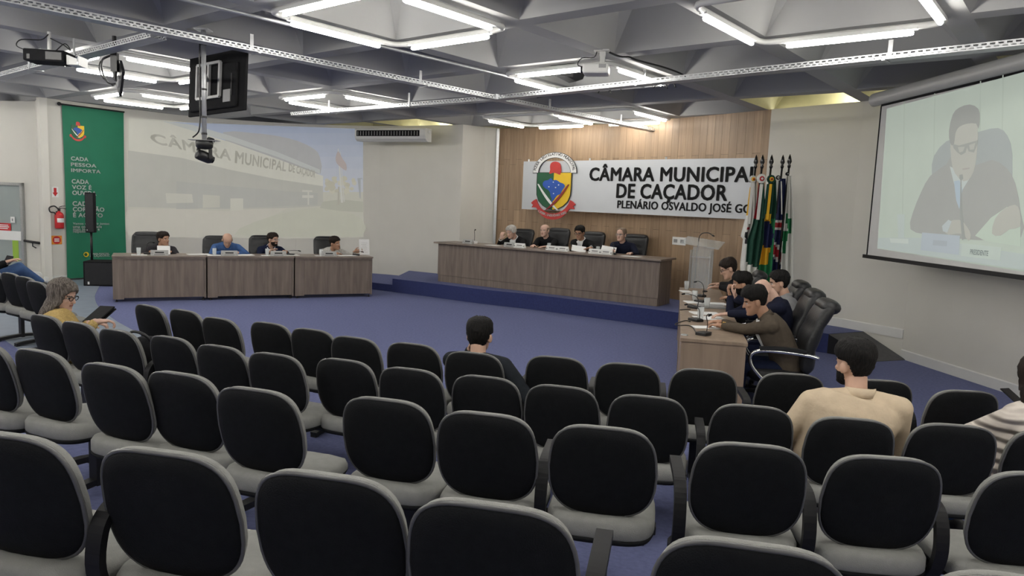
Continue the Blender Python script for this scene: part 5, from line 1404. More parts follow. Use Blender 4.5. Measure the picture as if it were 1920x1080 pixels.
def hairm(name, c1, c2, rough=.6):
    m = mat(name, c1, rough, spec=.18); nt = m.node_tree; b = nt.nodes['Principled BSDF']
    tc = nt.nodes.new('ShaderNodeTexCoord'); mp = nt.nodes.new('ShaderNodeMapping'); mp.inputs['Scale'].default_value = (60, 60, 7); n = nt.nodes.new('ShaderNodeTexNoise'); n.inputs['Scale'].default_value = 2.2; n.inputs['Detail'].default_value = 4
    r = nt.nodes.new('ShaderNodeValToRGB'); r.color_ramp.elements[0].position = .38; r.color_ramp.elements[1].position = .66; r.color_ramp.elements[0].color = (*c1, 1); r.color_ramp.elements[1].color = (*c2, 1)
    bp = nt.nodes.new('ShaderNodeBump'); bp.inputs['Strength'].default_value = .8; bp.inputs['Distance'].default_value = .012
    nt.links.new(tc.outputs['Object'], mp.inputs['Vector']); nt.links.new(mp.outputs['Vector'], n.inputs['Vector']); nt.links.new(n.outputs['Fac'], r.inputs['Fac']); nt.links.new(r.outputs['Color'], b.inputs['Base Color']); nt.links.new(n.outputs['Fac'], bp.inputs['Height']); nt.links.new(bp.outputs['Normal'], b.inputs['Normal']); return m
HAIRC = {'black': hairm('black hair', (.004, .004, .004), (.014, .012, .011)), 'brown': hairm('dark brown hair', (.009, .006, .005), (.028, .019, .014)), 'grey': hairm('grey hair', (.055, .045, .038), (.22, .19, .165)),
         'white': hairm('white hair', (.33, .31, .28), (.55, .53, .50)), 'sandy': hairm('thin greying hair', (.17, .12, .085), (.32, .25, .19))}
HEADT = [(-.117, .018, .074, .040), (-.110, .032, .086, .020), (-.096, .044, .092, -.005), (-.078, .053, .093, -.032), (-.055, .060, .091, -.055), (-.030, .066, .090, -.075), (.0, .071, .086, -.092), (.030, .0745, .091, -.100), (.060, .075, .088, -.101), (.085, .069, .074, -.091), (.104, .054, .050, -.069), (.115, .032, .022, -.041), (.119, .006, -.004, -.016)]
def head_row(z):
    for k in range(1, len(HEADT)):
        if z <= HEADT[k][0]:
            a, c = HEADT[k - 1], HEADT[k]; t = (z - a[0]) / (c[0] - a[0]); t = max(0, t)
            return tuple(a[i] + (c[i] - a[i]) * t for i in (1, 2, 3))
    return HEADT[-1][1:]
def head_point(th, z, off=0.0, row=None):
    w, yf, yb = row or head_row(z); cy = (yf + yb) / 2; ry = (yf - yb) / 2
    s, c = math.sin(th), math.cos(th); e = .88
    x = math.copysign(abs(s) ** e, s) * (w + off); y = cy + math.copysign(abs(c) ** e, c) * (ry + off)
    return V((x, y, z + (off * max(0.0, (z - .06) / .06) if z > .06 else 0)))
def add_head(b, mh, og, ears=True):
    P = lambda p: og + mh @ V(p)
    b.rings([[P(head_point(2 * PI * j / 28, z)) for j in range(28)] for z in [-.117 + .236 * k / 24 for k in range(25)]])
    b.cap(P((0, .086, .018)), P((0, .108, -.026)), .008, .0125, 10)                 # nose
    for s in (-1, 1):
        b.cap(P((s * .010, .094, -.028)), P((s * .011, .096, -.028)), .008, .008, 8)
        b.cap(P((s * .016, .084, .024)), P((s * .044, .074, .022)), .010, .008, 8)     # brow
        b.cap(P((s * .040, .066, -.022)), P((s * .048, .050, -.020)), .018, .016, 8)   # cheek bone
        if ears: b.ell(P((s * .080, -.014, -.006)), (.014, .024, .034), mh @ Euler((0, 0, -s * .35)).to_matrix(), 10, 8)  # ear
    b.cap(P((-.018, .088, -.055)), P((.018, .088, -.055)), .008, .008, 8); b.cap(P((-.012, .082, -.098)), P((.012, .082, -.098)), .016, .016, 8)
def remeshed(b, name, mats, voxel, smooth=3, fac=.5):
    me = b.mesh(name + '_tmp', [], False)
    o = bpy.data.objects.new('tmp', me); C.objects.link(o)
    r = o.modifiers.new('r', 'REMESH'); r.mode = 'VOXEL'; r.voxel_size = voxel
    s = o.modifiers.new('s', 'SMOOTH'); s.iterations = smooth; s.factor = fac
    dg = bpy.context.evaluated_depsgraph_get(); dg.update()
    out = bpy.data.meshes.new_from_object(o.evaluated_get(dg)); out.name = name
    bpy.data.objects.remove(o); bpy.data.meshes.remove(me); out.materials.clear()
    for m in (mats if isinstance(mats, (list, tuple)) else [mats]): out.materials.append(m)
    out.shade_smooth(); return out
def ik(S, T, l1, l2, hint):
    d = T - S; L = d.length; L2 = min(L, (l1 + l2) * .995); d.normalize(); T = S + d * L2
    a = (l1 * l1 - l2 * l2 + L2 * L2) / (2 * L2); h = math.sqrt(max(0, l1 * l1 - a * a))
    hn = hint - d * hint.dot(d)
    if hn.length < 1e-5: hn = d.orthogonal()
    return S + d * a + hn.normalized() * h, T
def add_hand(b, W, d, n, s, curl, k=1.0, spread=.10):
    """d fingers, n palm normal, s towards the thumb"""
    d = d.normalized(); n = (n - d * n.dot(d)).normalized(); s0 = d.cross(n); s0 = s0 if s0.dot(s) > 0 else -s0
    b.cap(W, W + d * .035 * k, .026 * k, .030 * k, 12, .72, n)
    b.ell(W + d * .062 * k, (.042 * k, .046 * k, .016 * k), Matrix((s0, d, n)).transposed(), 14, 10)
    for q, (off, ln) in enumerate(((.030, .92), (.010, 1.0), (-.011, .95), (-.030, .76))):
        p = W + d * .095 * k + s0 * off * k; dd = (d + s0 * off / .03 * spread).normalized(); cc = curl * (1 + .06 * q)
        for seg, (l, r) in enumerate(((.042, .0095), (.027, .0085), (.020, .0075))):
            a = cc * (seg + .6); v = dd * math.cos(a) + n * math.sin(a); e = p + v * l * ln * k
            b.cap(p, e, r * k, (r - .0008) * k, 8); p = e
    p = W + d * .028 * k + s0 * .034 * k; v = (d * .72 + s0 * .62 + n * .25).normalized(); e = p + v * .045 * k; b.cap(p, e, .0125 * k, .0105 * k, 8)
    v2 = (d * .92 + s0 * .18 + n * (.25 + curl * .3)).normalized(); b.cap(e, e + v2 * .034 * k, .0105 * k, .0085 * k, 8)

def person(label, top, floor, face, skin='tan', hair='black', style='short', top_m=None, shirt_m=None, trouser_m=None, head_yaw=0.0, head_pitch=0.0, head_roll=0.0,
           L=None, R=None, Lf=None, Rf=None, Ln=None, Rn=None, curl=(.35, .35), glasses=None, beard=None, hip_h=.50, vox=.0065, width=1.0, spine=.50, collar=None, thigh=None, hip_at=None, cuffs=None, group=None, elbow=(0, 0), legs=True, bulk=1.0, hang=False):
    """top: world position of the crown of the head; face: direction the body faces; L, R: wrists in world space"""
    f = V((face[0], face[1], 0)).normalized(); r = V((f.y, -f.x, 0)); up = V((0, 0, 1))
    mh = Matrix((r, f, up)).transposed() @ Euler((0, 0, head_yaw)).to_matrix() @ Euler((head_pitch, head_roll, 0)).to_matrix()
    hc = top - mh @ V((0, -.01, .119))
    hz = floor + hip_h
    fwdtilt = max(0, -head_pitch)
    N = hc + mh @ V((0, -.045, -.10)) + f * -.02 + up * -.038
    if hip_at is None:
        dz = N.z - hz; c = min(1.0, dz / spine); lean = math.acos(c); back = math.sin(lean) * spine if dz < spine else 0
        H = V((N.x, N.y, 0)) - f * (back + .03); H.z = hz
    else: H = V((hip_at[0], hip_at[1], hz))
    root = thing('person', (H.x, H.y, floor), 0, label, 'person', group); og = V((H.x, H.y, floor))
    l = lambda p: p - og
    spn = N - H; mid = (H + N) / 2 - f * .035
    def sp(t): return H * (1 - t) ** 2 + mid * 2 * t * (1 - t) + N * t * t
    def spd(t): return (2 * (1 - t) * (mid - H) + 2 * t * (N - mid)).normalized()
    def torso(b, g, tmax=1.0):
        R_ = []
        for t, rx, ry in ((-.10, .12, .09), (-.04, .160, .115), (.12, .168, .122), (.35, .158, .118), (.58, .172, .124), (.76, .188, .118), (.88, .180, .098), (.96, .13, .082), (1.02, .068, .062)):
            if t > tmax: continue
            c = sp(max(t, 0)) + (spd(0) * t * spn.length if t < 0 else V((0, 0, 0))); d = spd(max(0, min(1, t))); fy = (f - d * f.dot(d)).normalized(); rx_ = d.cross(fy) * -1
            rr = (rx * width + g, ry * bulk + g)
            R_.append([l(c + rx_ * (math.copysign(abs(math.cos(a)) ** .85, math.cos(a)) * rr[0]) + fy * (math.sin(a) * rr[1])) for a in [2 * PI * k / 28 for k in range(28)]])
        b.rings(R_)
    sh = {}; d9 = spd(.86); fy9 = (f - d9 * f.dot(d9)).normalized()
    for s in (-1, 1): sh[s] = sp(.86) + r * s * .178 * width + fy9 * .0
    tg = {-1: L, 1: R}; el = {}; wr = {}
    for s in (-1, 1):
        T = tg[s]
        if T is None: T = sh[s] + f * .12 + r * s * .04 - up * .50 if hang else H + f * .36 + r * s * .12 + up * .12
        el[s], wr[s] = ik(sh[s], V(T), .295, .265, (r * s * (.75 + elbow[0 if s < 0 else 1]) - up * .8 - f * .35))
    # --- skin
    b = MB(); add_head(b, mh, l(hc), style != 'bob')
    b.cap(l(N - spd(1) * .06), l(hc + mh @ V((0, -.028, -.055))), .060, .054, 16)
    torso(b, -.022)
    for s, hf, hn, cu in ((-1, Lf, Ln, curl[0]), (1, Rf, Rn, curl[1])):
        b.cap(l(sh[s]), l(el[s]), .043, .036, 12); b.cap(l(el[s]), l(wr[s]), .036, .025, 12)
        d = V(hf) if hf is not None else (wr[s] - el[s]).normalized() + f * .2
        n = V(hn) if hn is not None else -up
        inner = (-r * s) if abs(d.normalized().dot(r)) < .8 else f
        add_hand(b, l(wr[s]), d, n, inner, cu)
    body = remeshed(b, 'body', [SKIN[skin], M['eye'], M['lip'], HAIRC[beard] if beard else HAIRC[hair], HAIRC['brown'] if hair in ('black', 'brown') else HAIRC[hair], M['white']], vox, 2, .4)
    inv = mh.inverted(); h0 = l(hc)
    for p in body.polygons:
        q = inv @ (p.center - h0)
        if abs(q.x) > .09 or abs(q.z) > .14 or q.y < -.02: continue
        ax = abs(q.x)
        if q.y > .06 and .020 < ax < .044 and -.003 < q.z < .009: p.material_index = 1 if .026 < ax < .038 else 5
        elif q.y > .055 and .014 < ax < .052 and .017 < q.z < .027: p.material_index = 4
        elif q.y > .075 and ax < .024 and -.063 < q.z < -.050: p.material_index = 2
        elif beard and (q.z < -.066 or (q.z < -.034 and (ax > .036 or q.z > -.048))) and q.z > -.125 and q.y > .0 and q.z < -.034: p.material_index = 3
    bo = link('body', body, root)
    # --- clothing
    top_m = top_m or M['blk_matte']; b = MB(); torso(b, .012, .97)
    for s in (-1, 1):
        b.cap(l(sh[s]), l(el[s]), .064 * (.9 + .1 * bulk), .051, 14); w2 = el[s] + (wr[s] - el[s]) * .93; b.cap(l(el[s]), l(w2), .051, .037, 14)
        b.cap(l(sp(.93) + r * s * .05), l(sh[s] + up * .0), .062, .064, 14)
    cl = link('jacket', remeshed(b, 'jacket', top_m, .011, 4, .5), root)
    if collar is not None:
        b = MB(); cN = N - spd(1) * .015; dn = spd(1); fy = (f - dn * f.dot(dn)).normalized(); pts = []
        for k in range(19):
            a = -PI / 2 + .35 + (2 * PI - .7) * k / 18 + PI
            pts.append(l(cN + r * .070 * math.sin(a + PI / 2 * 0 - PI / 2 * 0) * 1.0 + fy * (.064 * math.cos(a)) + dn * (.022 - .03 * max(0, math.cos(a)))))
        R_ = []
        for p in pts:
            out = (p - l(cN)); out.z = 0; out.normalize(); R_.append([p + out * .006 + dn * .028, p + out * .016 - dn * .022, p + out * .006 - dn * .024, p - out * .002 + dn * .026])
        b.rings(R_); link('collar', b.mesh('collar', collar, True), root)
    if shirt_m is not None:
        b = MB(); pv = [];  nU = 7; rows = []
        for k in range(8):
            t = 1.0 - .52 * k / 7; c = sp(t); d = spd(min(1, t)); fy = (f - d * f.dot(d)).normalized(); rx_ = r
            hw = .062 * (1 - k / 7) ** .8 + .006; ryy = (.074 if k == 0 else .100 if k == 1 else .128 if k == 2 else .139) * (.5 + .5 * bulk) + (.014 if k > 2 else .008)
            ring = []
            for q in range(nU):
                x = -hw + 2 * hw * q / (nU - 1); ring.append(l(c + rx_ * x + fy * (ryy * math.sqrt(max(.2, 1 - (x / .2) ** 2)))))
            for q in range(nU - 1, -1, -1):
                x = -hw + 2 * hw * q / (nU - 1); ring.append(l(c + rx_ * x * .9 + fy * (ryy * .72)))
            rows.append(ring)
        b.rings(rows); link('shirt', b.mesh('shirt', shirt_m, True), root)
    if cuffs is not None:
        for s in (-1, 1):
            b = MB(); d = (wr[s] - el[s]).normalized(); b.tube([l(wr[s] - d * .04), l(wr[s] - d * .002)], .036, 14); link('cuff', b.mesh('cuff', cuffs, True), root)
    # --- trousers and shoes
    if legs:
        b = MB(); kn = {}
        b.ell(l(H + up * .0), (.165, .13, .10), Matrix((r, f, up)).transposed())
        for s in (-1, 1):
            hp = H + r * s * .085; k = H + f * .42 + r * s * (.13) ; k.z = floor + .50
            if thigh and s in thigh: k = V(thigh[s][0]); a = V(thigh[s][1])
            else: a = V((k.x, k.y, floor + .085)) + f * .02
            b.cap(l(hp), l(k), .082, .060, 14); b.cap(l(k), l(a), .060, .046, 14); kn[s] = a
        link('trousers', remeshed(b, 'trousers', trouser_m or M['blk_matte'], .014, 3, .5), root)
        for s in (-1, 1):
            b = MB(); a = kn[s]; dd = f
            b.rings([[l(V((a.x, a.y, a.z - .085)) + r * (w_ * math.cos(q)) + dd * (y + 0 * math.sin(q)) + up * max(.002, (h_ * (.5 + .5 * math.sin(q))))) for q in [2 * PI * k / 14 for k in range(14)]] for y, w_, h_ in ((-.085, .02, .05), (-.07, .038, .09), (0, .042, .10), (.08, .047, .07), (.15, .045, .05), (.19, .02, .03))])
            link('shoe', b.mesh('shoe', M['blk_plastic'], True), root)
    # --- hair
    if style != 'none':
        b = MB(); rows = []; nT = 40
        if style == 'bob':
            zs = [-.175 + .30 * k / 30 for k in range(31)]
        else: zs = [-.112 + .231 * k / 30 for k in range(31)]
        for z in zs:
            ring = []
            for j in range(nT):
                th = 2 * PI * j / nT; a = abs(math.atan2(math.sin(th), math.cos(th)))   # 0 front, pi back
                deg = math.degrees(a)
                def lerp(tab, x):
                    for k in range(1, len(tab)):
                        if x <= tab[k][0]: w = (x - tab[k - 1][0]) / (tab[k][0] - tab[k - 1][0]); return tab[k - 1][1] * (1 - w) + tab[k][1] * w
                    return tab[-1][1]
                row = None
                if style == 'short': zl = lerp([(0, .066), (35, .064), (52, .045), (66, .012), (78, .022), (98, .022), (112, -.03), (140, -.065), (180, -.072)], deg); th_ = .014 + .012 * max(0, (z - .03) / .09); zh = 9
                elif style == 'fade': zl = lerp([(0, .064), (35, .062), (55, .048), (72, .030), (100, .030), (118, -.01), (140, -.045), (180, -.058)], deg); th_ = .012 + .024 * max(0, (z - .03) / .09); zh = 9
                elif style == 'quiff': zl = lerp([(0, .062), (35, .060), (55, .040), (66, .012), (78, .022), (98, .022), (115, -.03), (180, -.065)], deg); th_ = .012 + .026 * max(0, (z - .02) / .1) * (1.2 if deg < 70 else .9); zh = 9
                elif style == 'receding': zl = lerp([(0, .098), (30, .092), (50, .066), (66, .015), (80, -.012), (92, .002), (110, -.03), (180, -.07)], deg); th_ = .010; zh = 9
                elif style == 'sides': zl = lerp([(0, .3), (62, .3), (70, .0), (82, -.012), (92, .0), (110, -.03), (180, -.07)], deg); th_ = .009; zh = .062
                elif style == 'white': zl = lerp([(0, .066), (35, .060), (55, .035), (68, -.01), (85, -.02), (95, -.005), (120, -.04), (180, -.078)], deg); th_ = .020; zh = 9
                elif style == 'bob':
                    zl = lerp([(0, .060), (30, .055), (50, .02), (60, -.05), (72, -.14), (80, -.18), (180, -.19)], deg); th_ = .020 + .012 * max(0, -z / .15); zh = 9
                    if z < -.03:
                        k = min(1, (-.03 - z) / .12); w0, yf0, yb0 = head_row(-.03); row = (w0 + .018 * math.sin(k * PI * .6), yf0 * (1 - k) + .02 * k, yb0 - .012 * k)
                m = max(0, min(1, (z - zl + .006) / .012)) * max(0, min(1, (zh - z + .006) / .012)); m = m * m * (3 - 2 * m)
                nz = noise.noise(V((math.sin(th) * 6 + .7 * len(label), math.cos(th) * 6, z * 45))) * (.006 if style != 'bob' else .004)
                p = head_point(th, z, -.012 + m * (.012 + th_ + nz), row)
                ring.append(l(hc) + mh @ p)
            rows.append(ring)
        b.rings(rows); ho = link('hair', b.mesh('hair', HAIRC[hair], True), root)
    if glasses:
        b = MB()
        P = lambda p: l(hc) + mh @ V(p)
        for s in (-1, 1):
            b.tube([P((s * .033 + .024 * math.cos(a), .100 - .006 * abs(math.cos(a)) * 0, .004 + .017 * math.sin(a))) for a in [2 * PI * k / 14 for k in range(14)]], .0028, 6, True)
            b.tube([P((s * .057, .099, .008)), P((s * .074, .06, .008)), P((s * .081, -.01, .006))], .0025, 6)
        b.tube([P((-.010, .1, .007)), P((0, .104, .010)), P((.010, .1, .007))], .0025, 6)
        link('glasses', b.mesh('glasses', glasses, True), root)
    root['_w'] = 0; del root['_w']
    return root, dict(H=H, N=N, sh=sh, el=el, wr=wr, hc=hc, mh=mh, f=f, r=r, og=og)

def plane_pt(px, py, o, n): return on_plane(px, py, V((o.x, o.y, 0)), n)
# ---- four men at the tables on the left
fL = -tn
def LP(px, py, v): return plane_pt(px, py, V((TP[0][0], TP[0][1], 0)) + tn * v, tn)
def desk_pt(px, v, z): p = on_left(px, v); return V((p.x, p.y, LEFT_TOP + z))
CL = {'charcoal': cloth('charcoal shirt cloth', (.028, .026, .030)), 'blue': cloth('blue wool', (.045, .095, .23)), 'navy': cloth('navy blazer', (.010, .014, .035)), 'pale': cloth('pale patterned jacket', (.42, .41, .39), .3, 40),
      'black': cloth('black cloth', (.009, .009, .010)), 'navy2': cloth('dark navy cloth', (.010, .012, .026)), 'brown': cloth('brown wool jacket', (.082, .066, .050)), 'grey': cloth('grey shirt cloth', (.22, .22, .225)), 'beige': cloth('beige fleece', (.53, .43, .31), .06), 'dkgrey': cloth('dark grey cloth', (.020, .023, .028)),
      'jeans': cloth('blue denim', (.055, .10, .21)), 'yellow': cloth('yellow knitwear', (.46, .33, .13), .15, 60, .9, 90), 'puffer': quilt('off-white quilted fabric', (.55, .50, .45)), 'white': cloth('white shirt cloth', (.70, .70, .70), .04), 'blueshirt': cloth('light blue shirt cloth', (.40, .50, .62), .05), 'tee': cloth('black tee', (.012, .012, .014))}
person('man in a dark open-collared shirt sitting leftmost at the left tables', LP(305, 436, .72), 0, fL, 'tan', 'brown', 'short', CL['charcoal'], None, CL['navy'], head_yaw=math.radians(48), L=desk_pt(320, .40, .035), R=desk_pt(281, .40, .035), Lf=-td, Rf=td, collar=CL['charcoal'], width=1.06)
person('bald man in a blue jumper writing at the left tables', LP(427, 441, .52), 0, fL, 'light', 'sandy', 'sides', CL['blue'], None, CL['navy'], head_pitch=-.75, L=desk_pt(447, .36, .035), R=desk_pt(420, .34, .04), Lf=-td, Rf=td - tn * .3, width=1.1, elbow=(.9, .9))
person('bearded man in a navy blazer and white shirt at the left tables', LP(511, 438, .86), 0, fL, 'light', 'brown', 'short', CL['navy'], CL['white'], CL['navy'], head_yaw=math.radians(42), beard='brown', glasses=M['grey_plastic'], collar=CL['white'], spine=.52, L=desk_pt(537, .55, .03), R=desk_pt(505, .62, .03))
person('man in a pale patterned jacket holding up a printed page at the left tables', LP(627, 445, .62), 0, fL, 'tan', 'brown', 'short', CL['pale'], CL['black'], CL['navy'], head_yaw=math.radians(40), head_roll=.18, head_pitch=-.1, L=desk_pt(664, .42, .06), R=desk_pt(625, .40, .035), Rf=td, Lf=td + UP * .2, Ln=-tn, width=1.05, curl=(.55, .35))
for k, (px, py) in enumerate([(277, 437), (407, 444), (492, 443), (611, 445)]):
    tp = LP(px, py, 1.18); exec_chair(tp, 0, math.atan2(-fL.x, fL.y), 'black leather executive chair behind the ' + WHO_L[k], 'black executive chairs')
b = MB(); b.box((0, 0, 0), (.21, .003, .30), Euler((-.12, 0, tyaw + .15))); o = b.build('printed_page', M['paper']); pp = LP(683, 470, .40); o.location = V((pp.x, pp.y, LEFT_TOP + .155)); tag(o, 'white printed page held upright at the right end of the left tables', 'paper')
pg = o
b = MB(); F_ = Matrix.Translation((0, -.003, 0)) @ Euler((-.12, 0, tyaw + .15)).to_matrix().to_4x4()
for k in range(7): b.box(F_ @ V((-.01 * (k % 2), 0, .08 - .03 * k)), (.13 - .02 * (k % 3), .001, .004), Euler((-.12, 0, tyaw + .15)))
b.build('printed_lines', M['plate_grey'], pg)
b = MB(); b.box((0, 0, 0), (.2, .003, .17), Euler((-.6, 0, tyaw))); o = b.build('paper', M['paper']); pp = desk_pt(307, .30, .075); o.location = pp; tag(o, 'white paper held by the man in the dark open-collared shirt', 'paper')
b = MB(); b.tube([(0, 0, 0), (.03, -.02, .10)], .004, 6); o = b.build('pen', M['blk_plastic'], None, True); o.location = desk_pt(421, .28, .02); tag(o, 'pen in the writing hand of the man in the blue jumper', 'pen')

# ---- four men at the presiding desk
fM = -mn
def MP(px, py, v): return plane_pt(px, py, V((MD0[0], MD0[1], 0)) + mn * v, mn)
def mdp(px, v, z): return on_mid(px, v, z)
person('white-haired man in a black jacket at the presiding desk, hand raised to his chin', MP(957, 424, .72), PLAT, fM, 'pink', 'white', 'white', CL['black'], CL['white'], CL['navy'], head_pitch=-.35, head_yaw=-.25, L=mdp(972, .40, .03), R=mdp(938, .44, .12), Rf=UP + md * .25, Rn=mn, collar=CL['white'], cuffs=CL['white'], curl=(.35, .8))
person('bald man in black with both hands on the presiding desk', MP(1022, 421, .84), PLAT, fM, 'pink', 'sandy', 'sides', CL['black'], None, CL['navy'], head_pitch=-.05, L=mdp(1024, .34, .03), R=mdp(999, .34, .03), Lf=fM - md * .6, Rf=fM + md * .3, curl=(.2, .3), collar=CL['black'], width=1.05)
person('man in dark glasses and a black jacket reading at the presiding desk', MP(1087, 425, .74), PLAT, fM, 'tan', 'black', 'short', CL['black'], CL['white'], CL['navy'], head_pitch=-.22, glasses=M['blk_gloss'], L=mdp(1108, .38, .08), R=mdp(1080, .40, .04), Lf=-md - UP * .3, Ln=-UP + fM * .3, collar=CL['white'], cuffs=CL['white'])
person('balding man with glasses in a navy sweater at the presiding desk', MP(1166, 428, .82), PLAT, fM, 'pink', 'sandy', 'receding', CL['navy2'], None, CL['navy'], head_pitch=-.02, head_yaw=-.1, glasses=M['grey_plastic'], L=mdp(1185, .45, .03), R=mdp(1152, .36, .05), Rf=-md * .3 + fM, collar=CL['navy2'], width=1.08)
for k, (px, py) in enumerate([(984, 431), (1050, 430), (1115, 437), (1194, 441)]):
    tp = MP(px, py, 1.22); exec_chair(tp, PLAT, math.atan2(-fM.x, fM.y), 'black leather executive chair behind the ' + WHO_M[k], 'black executive chairs')
for px, v, z, a, lb in ((1085, .30, .05, .5, 'white papers held by the man in dark glasses'), (1141, .36, .075, .35, 'white papers propped beside the balding man in navy')):
    b = MB(); b.box((0, 0, 0), (.26, .004, .18), Euler((-1.0, .12, myaw + a))); o = b.build('paper', M['paper']); o.location = mdp(px, v, z); tag(o, lb, 'paper')

# ---- five men along the right desk
fR = -rn
def RP(px, py, Y): return aty(px, py, Y)
def rdp(px, py, z=.03): p = on_rd(px, py); return V((p.x, p.y, RTOP + z))
person('man in glasses and a black jacket at the far end of the right desk', RP(1362, 487, 8.95), 0, fR, 'light', 'brown', 'short', CL['black'], None, CL['navy'], head_pitch=-.42, glasses=M['blk_gloss'], L=rdp(1312, 545), R=rdp(1316, 539), Lf=fR, Rf=fR, collar=CL['black'], vox=.006, width=1.08)
person('dark-haired bearded man resting his chin on his hand at the right desk', RP(1392, 514, 8.05), 0, fR, 'tan', 'black', 'quiff', CL['navy2'], None, CL['navy'], head_pitch=-.12, beard='black', L=RP(1369, 556, 8.0), R=rdp(1345, 560), Lf=UP + fR * .35, Ln=-fR, collar=CL['navy2'], curl=(1.0, .4), vox=.006)
person('bald man bowed over the right desk, half hidden behind the man in brown', RP(1416, 531, 7.15), 0, fR, 'pink', 'sandy', 'none', CL['navy2'], None, CL['navy'], head_pitch=-.95, L=rdp(1343, 597, .035), R=rdp(1378, 592, .20), Lf=fR - UP * .15, Rf=UP + fR * .6, Rn=-fR, curl=(.3, .8), vox=.006, width=1.08)
pD, iD = person('man in a brown jacket with a gold watch nearest on the right desk', RP(1413, 541, 6.42), 0, fR, 'tan', 'black', 'quiff', CL['brown'], CL['white'], CL['navy'], head_pitch=-.28, L=rdp(1352, 618, .035), R=rdp(1353, 611, .04), Lf=fR + rd * .5, Rf=fR - rd * .2, Ln=-UP, collar=CL['brown'], curl=(.7, .7), vox=.0055, width=1.08, elbow=(-.2, 0))
person('man in a grey shirt sitting upright behind the others at the right desk', RP(1461, 510, 7.65), 0, fR, 'light', 'black', 'short', CL['grey'], CL['tee'], CL['navy'], head_pitch=-.15, collar=CL['grey'], vox=.006, L=rdp(1400, 600, .0) + rn * .25, R=rdp(1395, 590, .0) + rn * .3)
M['gold'] = mat('gold', (.75, .50, .14), .25, .9, var=.05)
w = iD['wr'][-1]; e = iD['el'][-1]; dd = (w - e).normalized()
b = MB(); c = w - dd * .012 - iD['og']; a1_ = dd.orthogonal().normalized(); a2_ = dd.cross(a1_)
b.rings([[c + dd * y + (a1_ * math.cos(q) + a2_ * math.sin(q)) * .031 for q in [2 * PI * k / 16 for k in range(16)]] for y in (-.011, .011)])
wt = b.build('wrist_watch', M['gold'], pD, True); b = MB(); b.lathe([(.002, 0), (.017, 0), (.017, .008), (.002, .009)], 16, c + UP * .031, (0, 0, 1)); b.build('watch_face', M['gold'], wt, True)
for px, py, Y, lb in ((1553, 565, 6.25, 'nearest black leather executive chair on the right, behind the man in brown'), (1528, 547, 7.0, 'second black leather executive chair from the camera on the right'), (1503, 531, 7.75, 'third black leather executive chair from the camera on the right, of the man in grey'), (1425, 511, 9.0, 'black leather executive chair at the far end of the right desk')):
    tp = aty(px, py, Y); exec_chair(tp, 0, math.atan2(-fR.x, fR.y), lb, 'black executive chairs')

# ---- the audience
p, yw = CHAIRS[('front', 7)]; fA = V((-math.sin(yw), math.cos(yw), 0)); rA = V((fA.y, -fA.x, 0))
person('dark-haired man in a black sweatshirt seated alone in the front row', aty(900, 600, 5.02), 0, fA, 'light', 'black', 'short', CL['dkgrey'], None, CL['navy'], head_yaw=.05, hip_at=(p + fA * .30).xy, L=aty(881, 655, 5.10), Lf=UP + rA * .4, Ln=rA, curl=(.9, .4), R=p + rA * .42 + fA * .42 + UP * .64, hip_h=.49, collar=CL['dkgrey'], vox=.006, width=1.10)
p, yw = CHAIRS[('second', 12)]; fB = V((-math.sin(yw), math.cos(yw), 0)); rB = V((fB.y, -fB.x, 0))
person('man in a beige fleece jacket seen from behind in the second row', aty(1607, 646, 3.84), 0, fB, 'light', 'black', 'fade', CL['beige'], None, CL['navy'], head_yaw=math.radians(28), beard='black', hip_h=.48, hip_at=(p + fB * .31).xy, collar=CL['beige'], vox=.0055, width=1.27, bulk=1.08, L=p + fB * .55 - rB * .14 + UP * .60, R=p + fB * .55 + rB * .14 + UP * .60)
p, yw = CHAIRS[('second', 0)]; fC = V((-math.sin(yw - .35), math.cos(yw - .35), 0)); rC = V((fC.y, -fC.x, 0))
tabp = aty(172, 592, 5.75)
pW, iW = person('grey-haired woman with glasses in a yellow knitted jumper at the left, holding a tablet', aty(120, 527, 5.72), 0, fC, 'pink', 'grey', 'bob', CL['yellow'], None, CL['navy'], head_yaw=-.75, head_pitch=-.25, glasses=M['blk_gloss'], L=aty(166, 606, 5.72), R=aty(178, 603, 5.55), Lf=fC + rC * .5, Rf=fC, elbow=(-.2, -.75), hip_h=.47, hip_at=(p + V((-math.sin(yw), math.cos(yw), 0)) * .31).xy, vox=.0055, curl=(.7, .7))
b = MB(); b.box((0, 0, 0), (.27, .012, .19), Euler((-.9, -.1, math.radians(-38))), .003); o = b.build('tablet', M['blk_matte']); o.location = tabp + V((.01, .08, 0)); tag(o, 'black tablet in a folded case held by the grey-haired woman', 'tablet')
b = MB(); b.box((0, .02, -.02), (.27, .012, .19), Euler((-.9, -.1, math.radians(-38))), .003); b.build('case', M['blk_matte'], o)
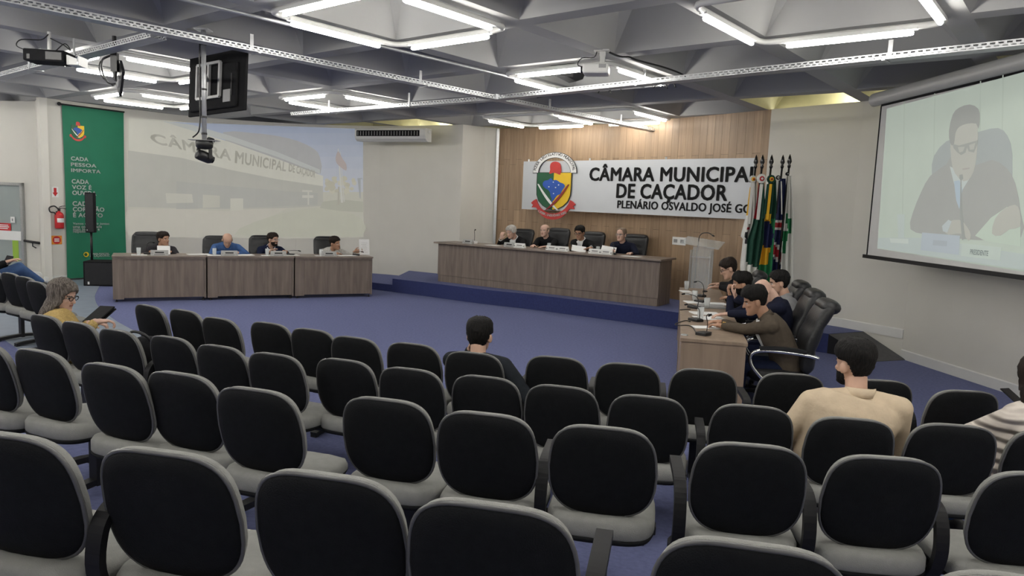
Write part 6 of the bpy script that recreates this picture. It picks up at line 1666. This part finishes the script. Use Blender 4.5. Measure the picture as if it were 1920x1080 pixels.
# puffer jacket at the right edge
pp = seat_spot(1990, 808); audience_chair(('second', 14), pp, math.atan(-.12), 'black-backed auditorium chair holding the person in the off-white quilted jacket', 'auditorium chairs, second row from stage', arms='')
fP = V((-.15, 1, 0)).normalized(); rP = V((fP.y, -fP.x, 0))
pP, iP = person('dark-haired person in an off-white quilted jacket cut by the right edge', aty(1958, 668, 3.66), 0, fP, 'light', 'brown', 'bob', CL['puffer'], None, CL['jeans'], hip_h=.48, hip_at=(pp + fP * .31).xy, vox=.0065, width=1.12, bulk=1.15, collar=CL['puffer'], head_pitch=-.1)
b = MB(); b.box((0, 0, 0), (.065, .11, .008), Euler((.5, 0, .3)), .003); o = b.build('phone', M['blk_gloss']); o.location = aty(1897, 741, 3.95); tag(o, 'dark phone held by the person in the off-white quilted jacket', 'phone')
# man in jeans at the far left, only his legs in view
hx = aty(-26, 500, 8.9); fJ = V((.80, .30, 0)).normalized(); rJ = V((fJ.y, -fJ.x, 0))
kj = aty(48, 500, 9.15); aj = aty(71, 522, 9.3); kj2 = aty(25, 497, 9.0)
pJ, iJ = person('seated person in blue jeans at the left edge, legs crossed', aty(-34, 440, 8.9), 0, fJ, 'light', 'black', 'short', CL['black'], None, CL['jeans'], head_pitch=-.4, hip_h=.62, vox=.008, L=aty(12, 494, 9.1), R=aty(10, 492, 8.8), hip_at=(aty(-30, 500, 8.9).x, 8.9), thigh={1: (aty(38, 503, 8.95), aty(76, 528, 9.2)), -1: (aty(36, 500, 9.2), aty(46, 540, 9.3))})
b = MB(); b.box((0, 0, 0), (.075, .15, .01), Euler((.6, .2, .4)), .003); o = b.build('phone', M['blk_plastic']); o.location = aty(16, 487, 8.95); tag(o, 'dark phone in the hand of the person in blue jeans', 'phone')
# black backpack on the seat beside the woman
pb = CHAIRS[('second', 2)][0]; yb = CHAIRS[('second', 2)][1]
t = thing('backpack', V((pb.x, pb.y, .455)) + V((-math.sin(yb), math.cos(yb), 0)) * .27, yb + .2, 'black backpack lying on the seat next to the grey-haired woman', 'bag')
b = MB(); b.ell((0, 0, .16), (.19, .13, .16)); b.box((0, 0, .11), (.34, .22, .2), bevel=.07)
link('bag_body', remeshed(b, 'bag_body', cloth('black nylon', (.012, .012, .014), .2, 20, .6, 25), .012, 4), t)
b = MB(); b.tube(smooth_poly([(-.1, -.06, .27), (-.05, -.10, .36), (.06, -.10, .35), (.1, -.05, .27)], 5, False), .011, 8); b.build('carry_handle', M['blk_plastic'], t, True)
b = MB(); b.flatbar(smooth_poly([(.12, -.02, .28), (.2, .03, .25), (.23, .06, .14), (.2, .1, .03)], 4, False), .04, .01, (0, 1, .2)); b.build('shoulder_strap', M['blk_plastic'], t)
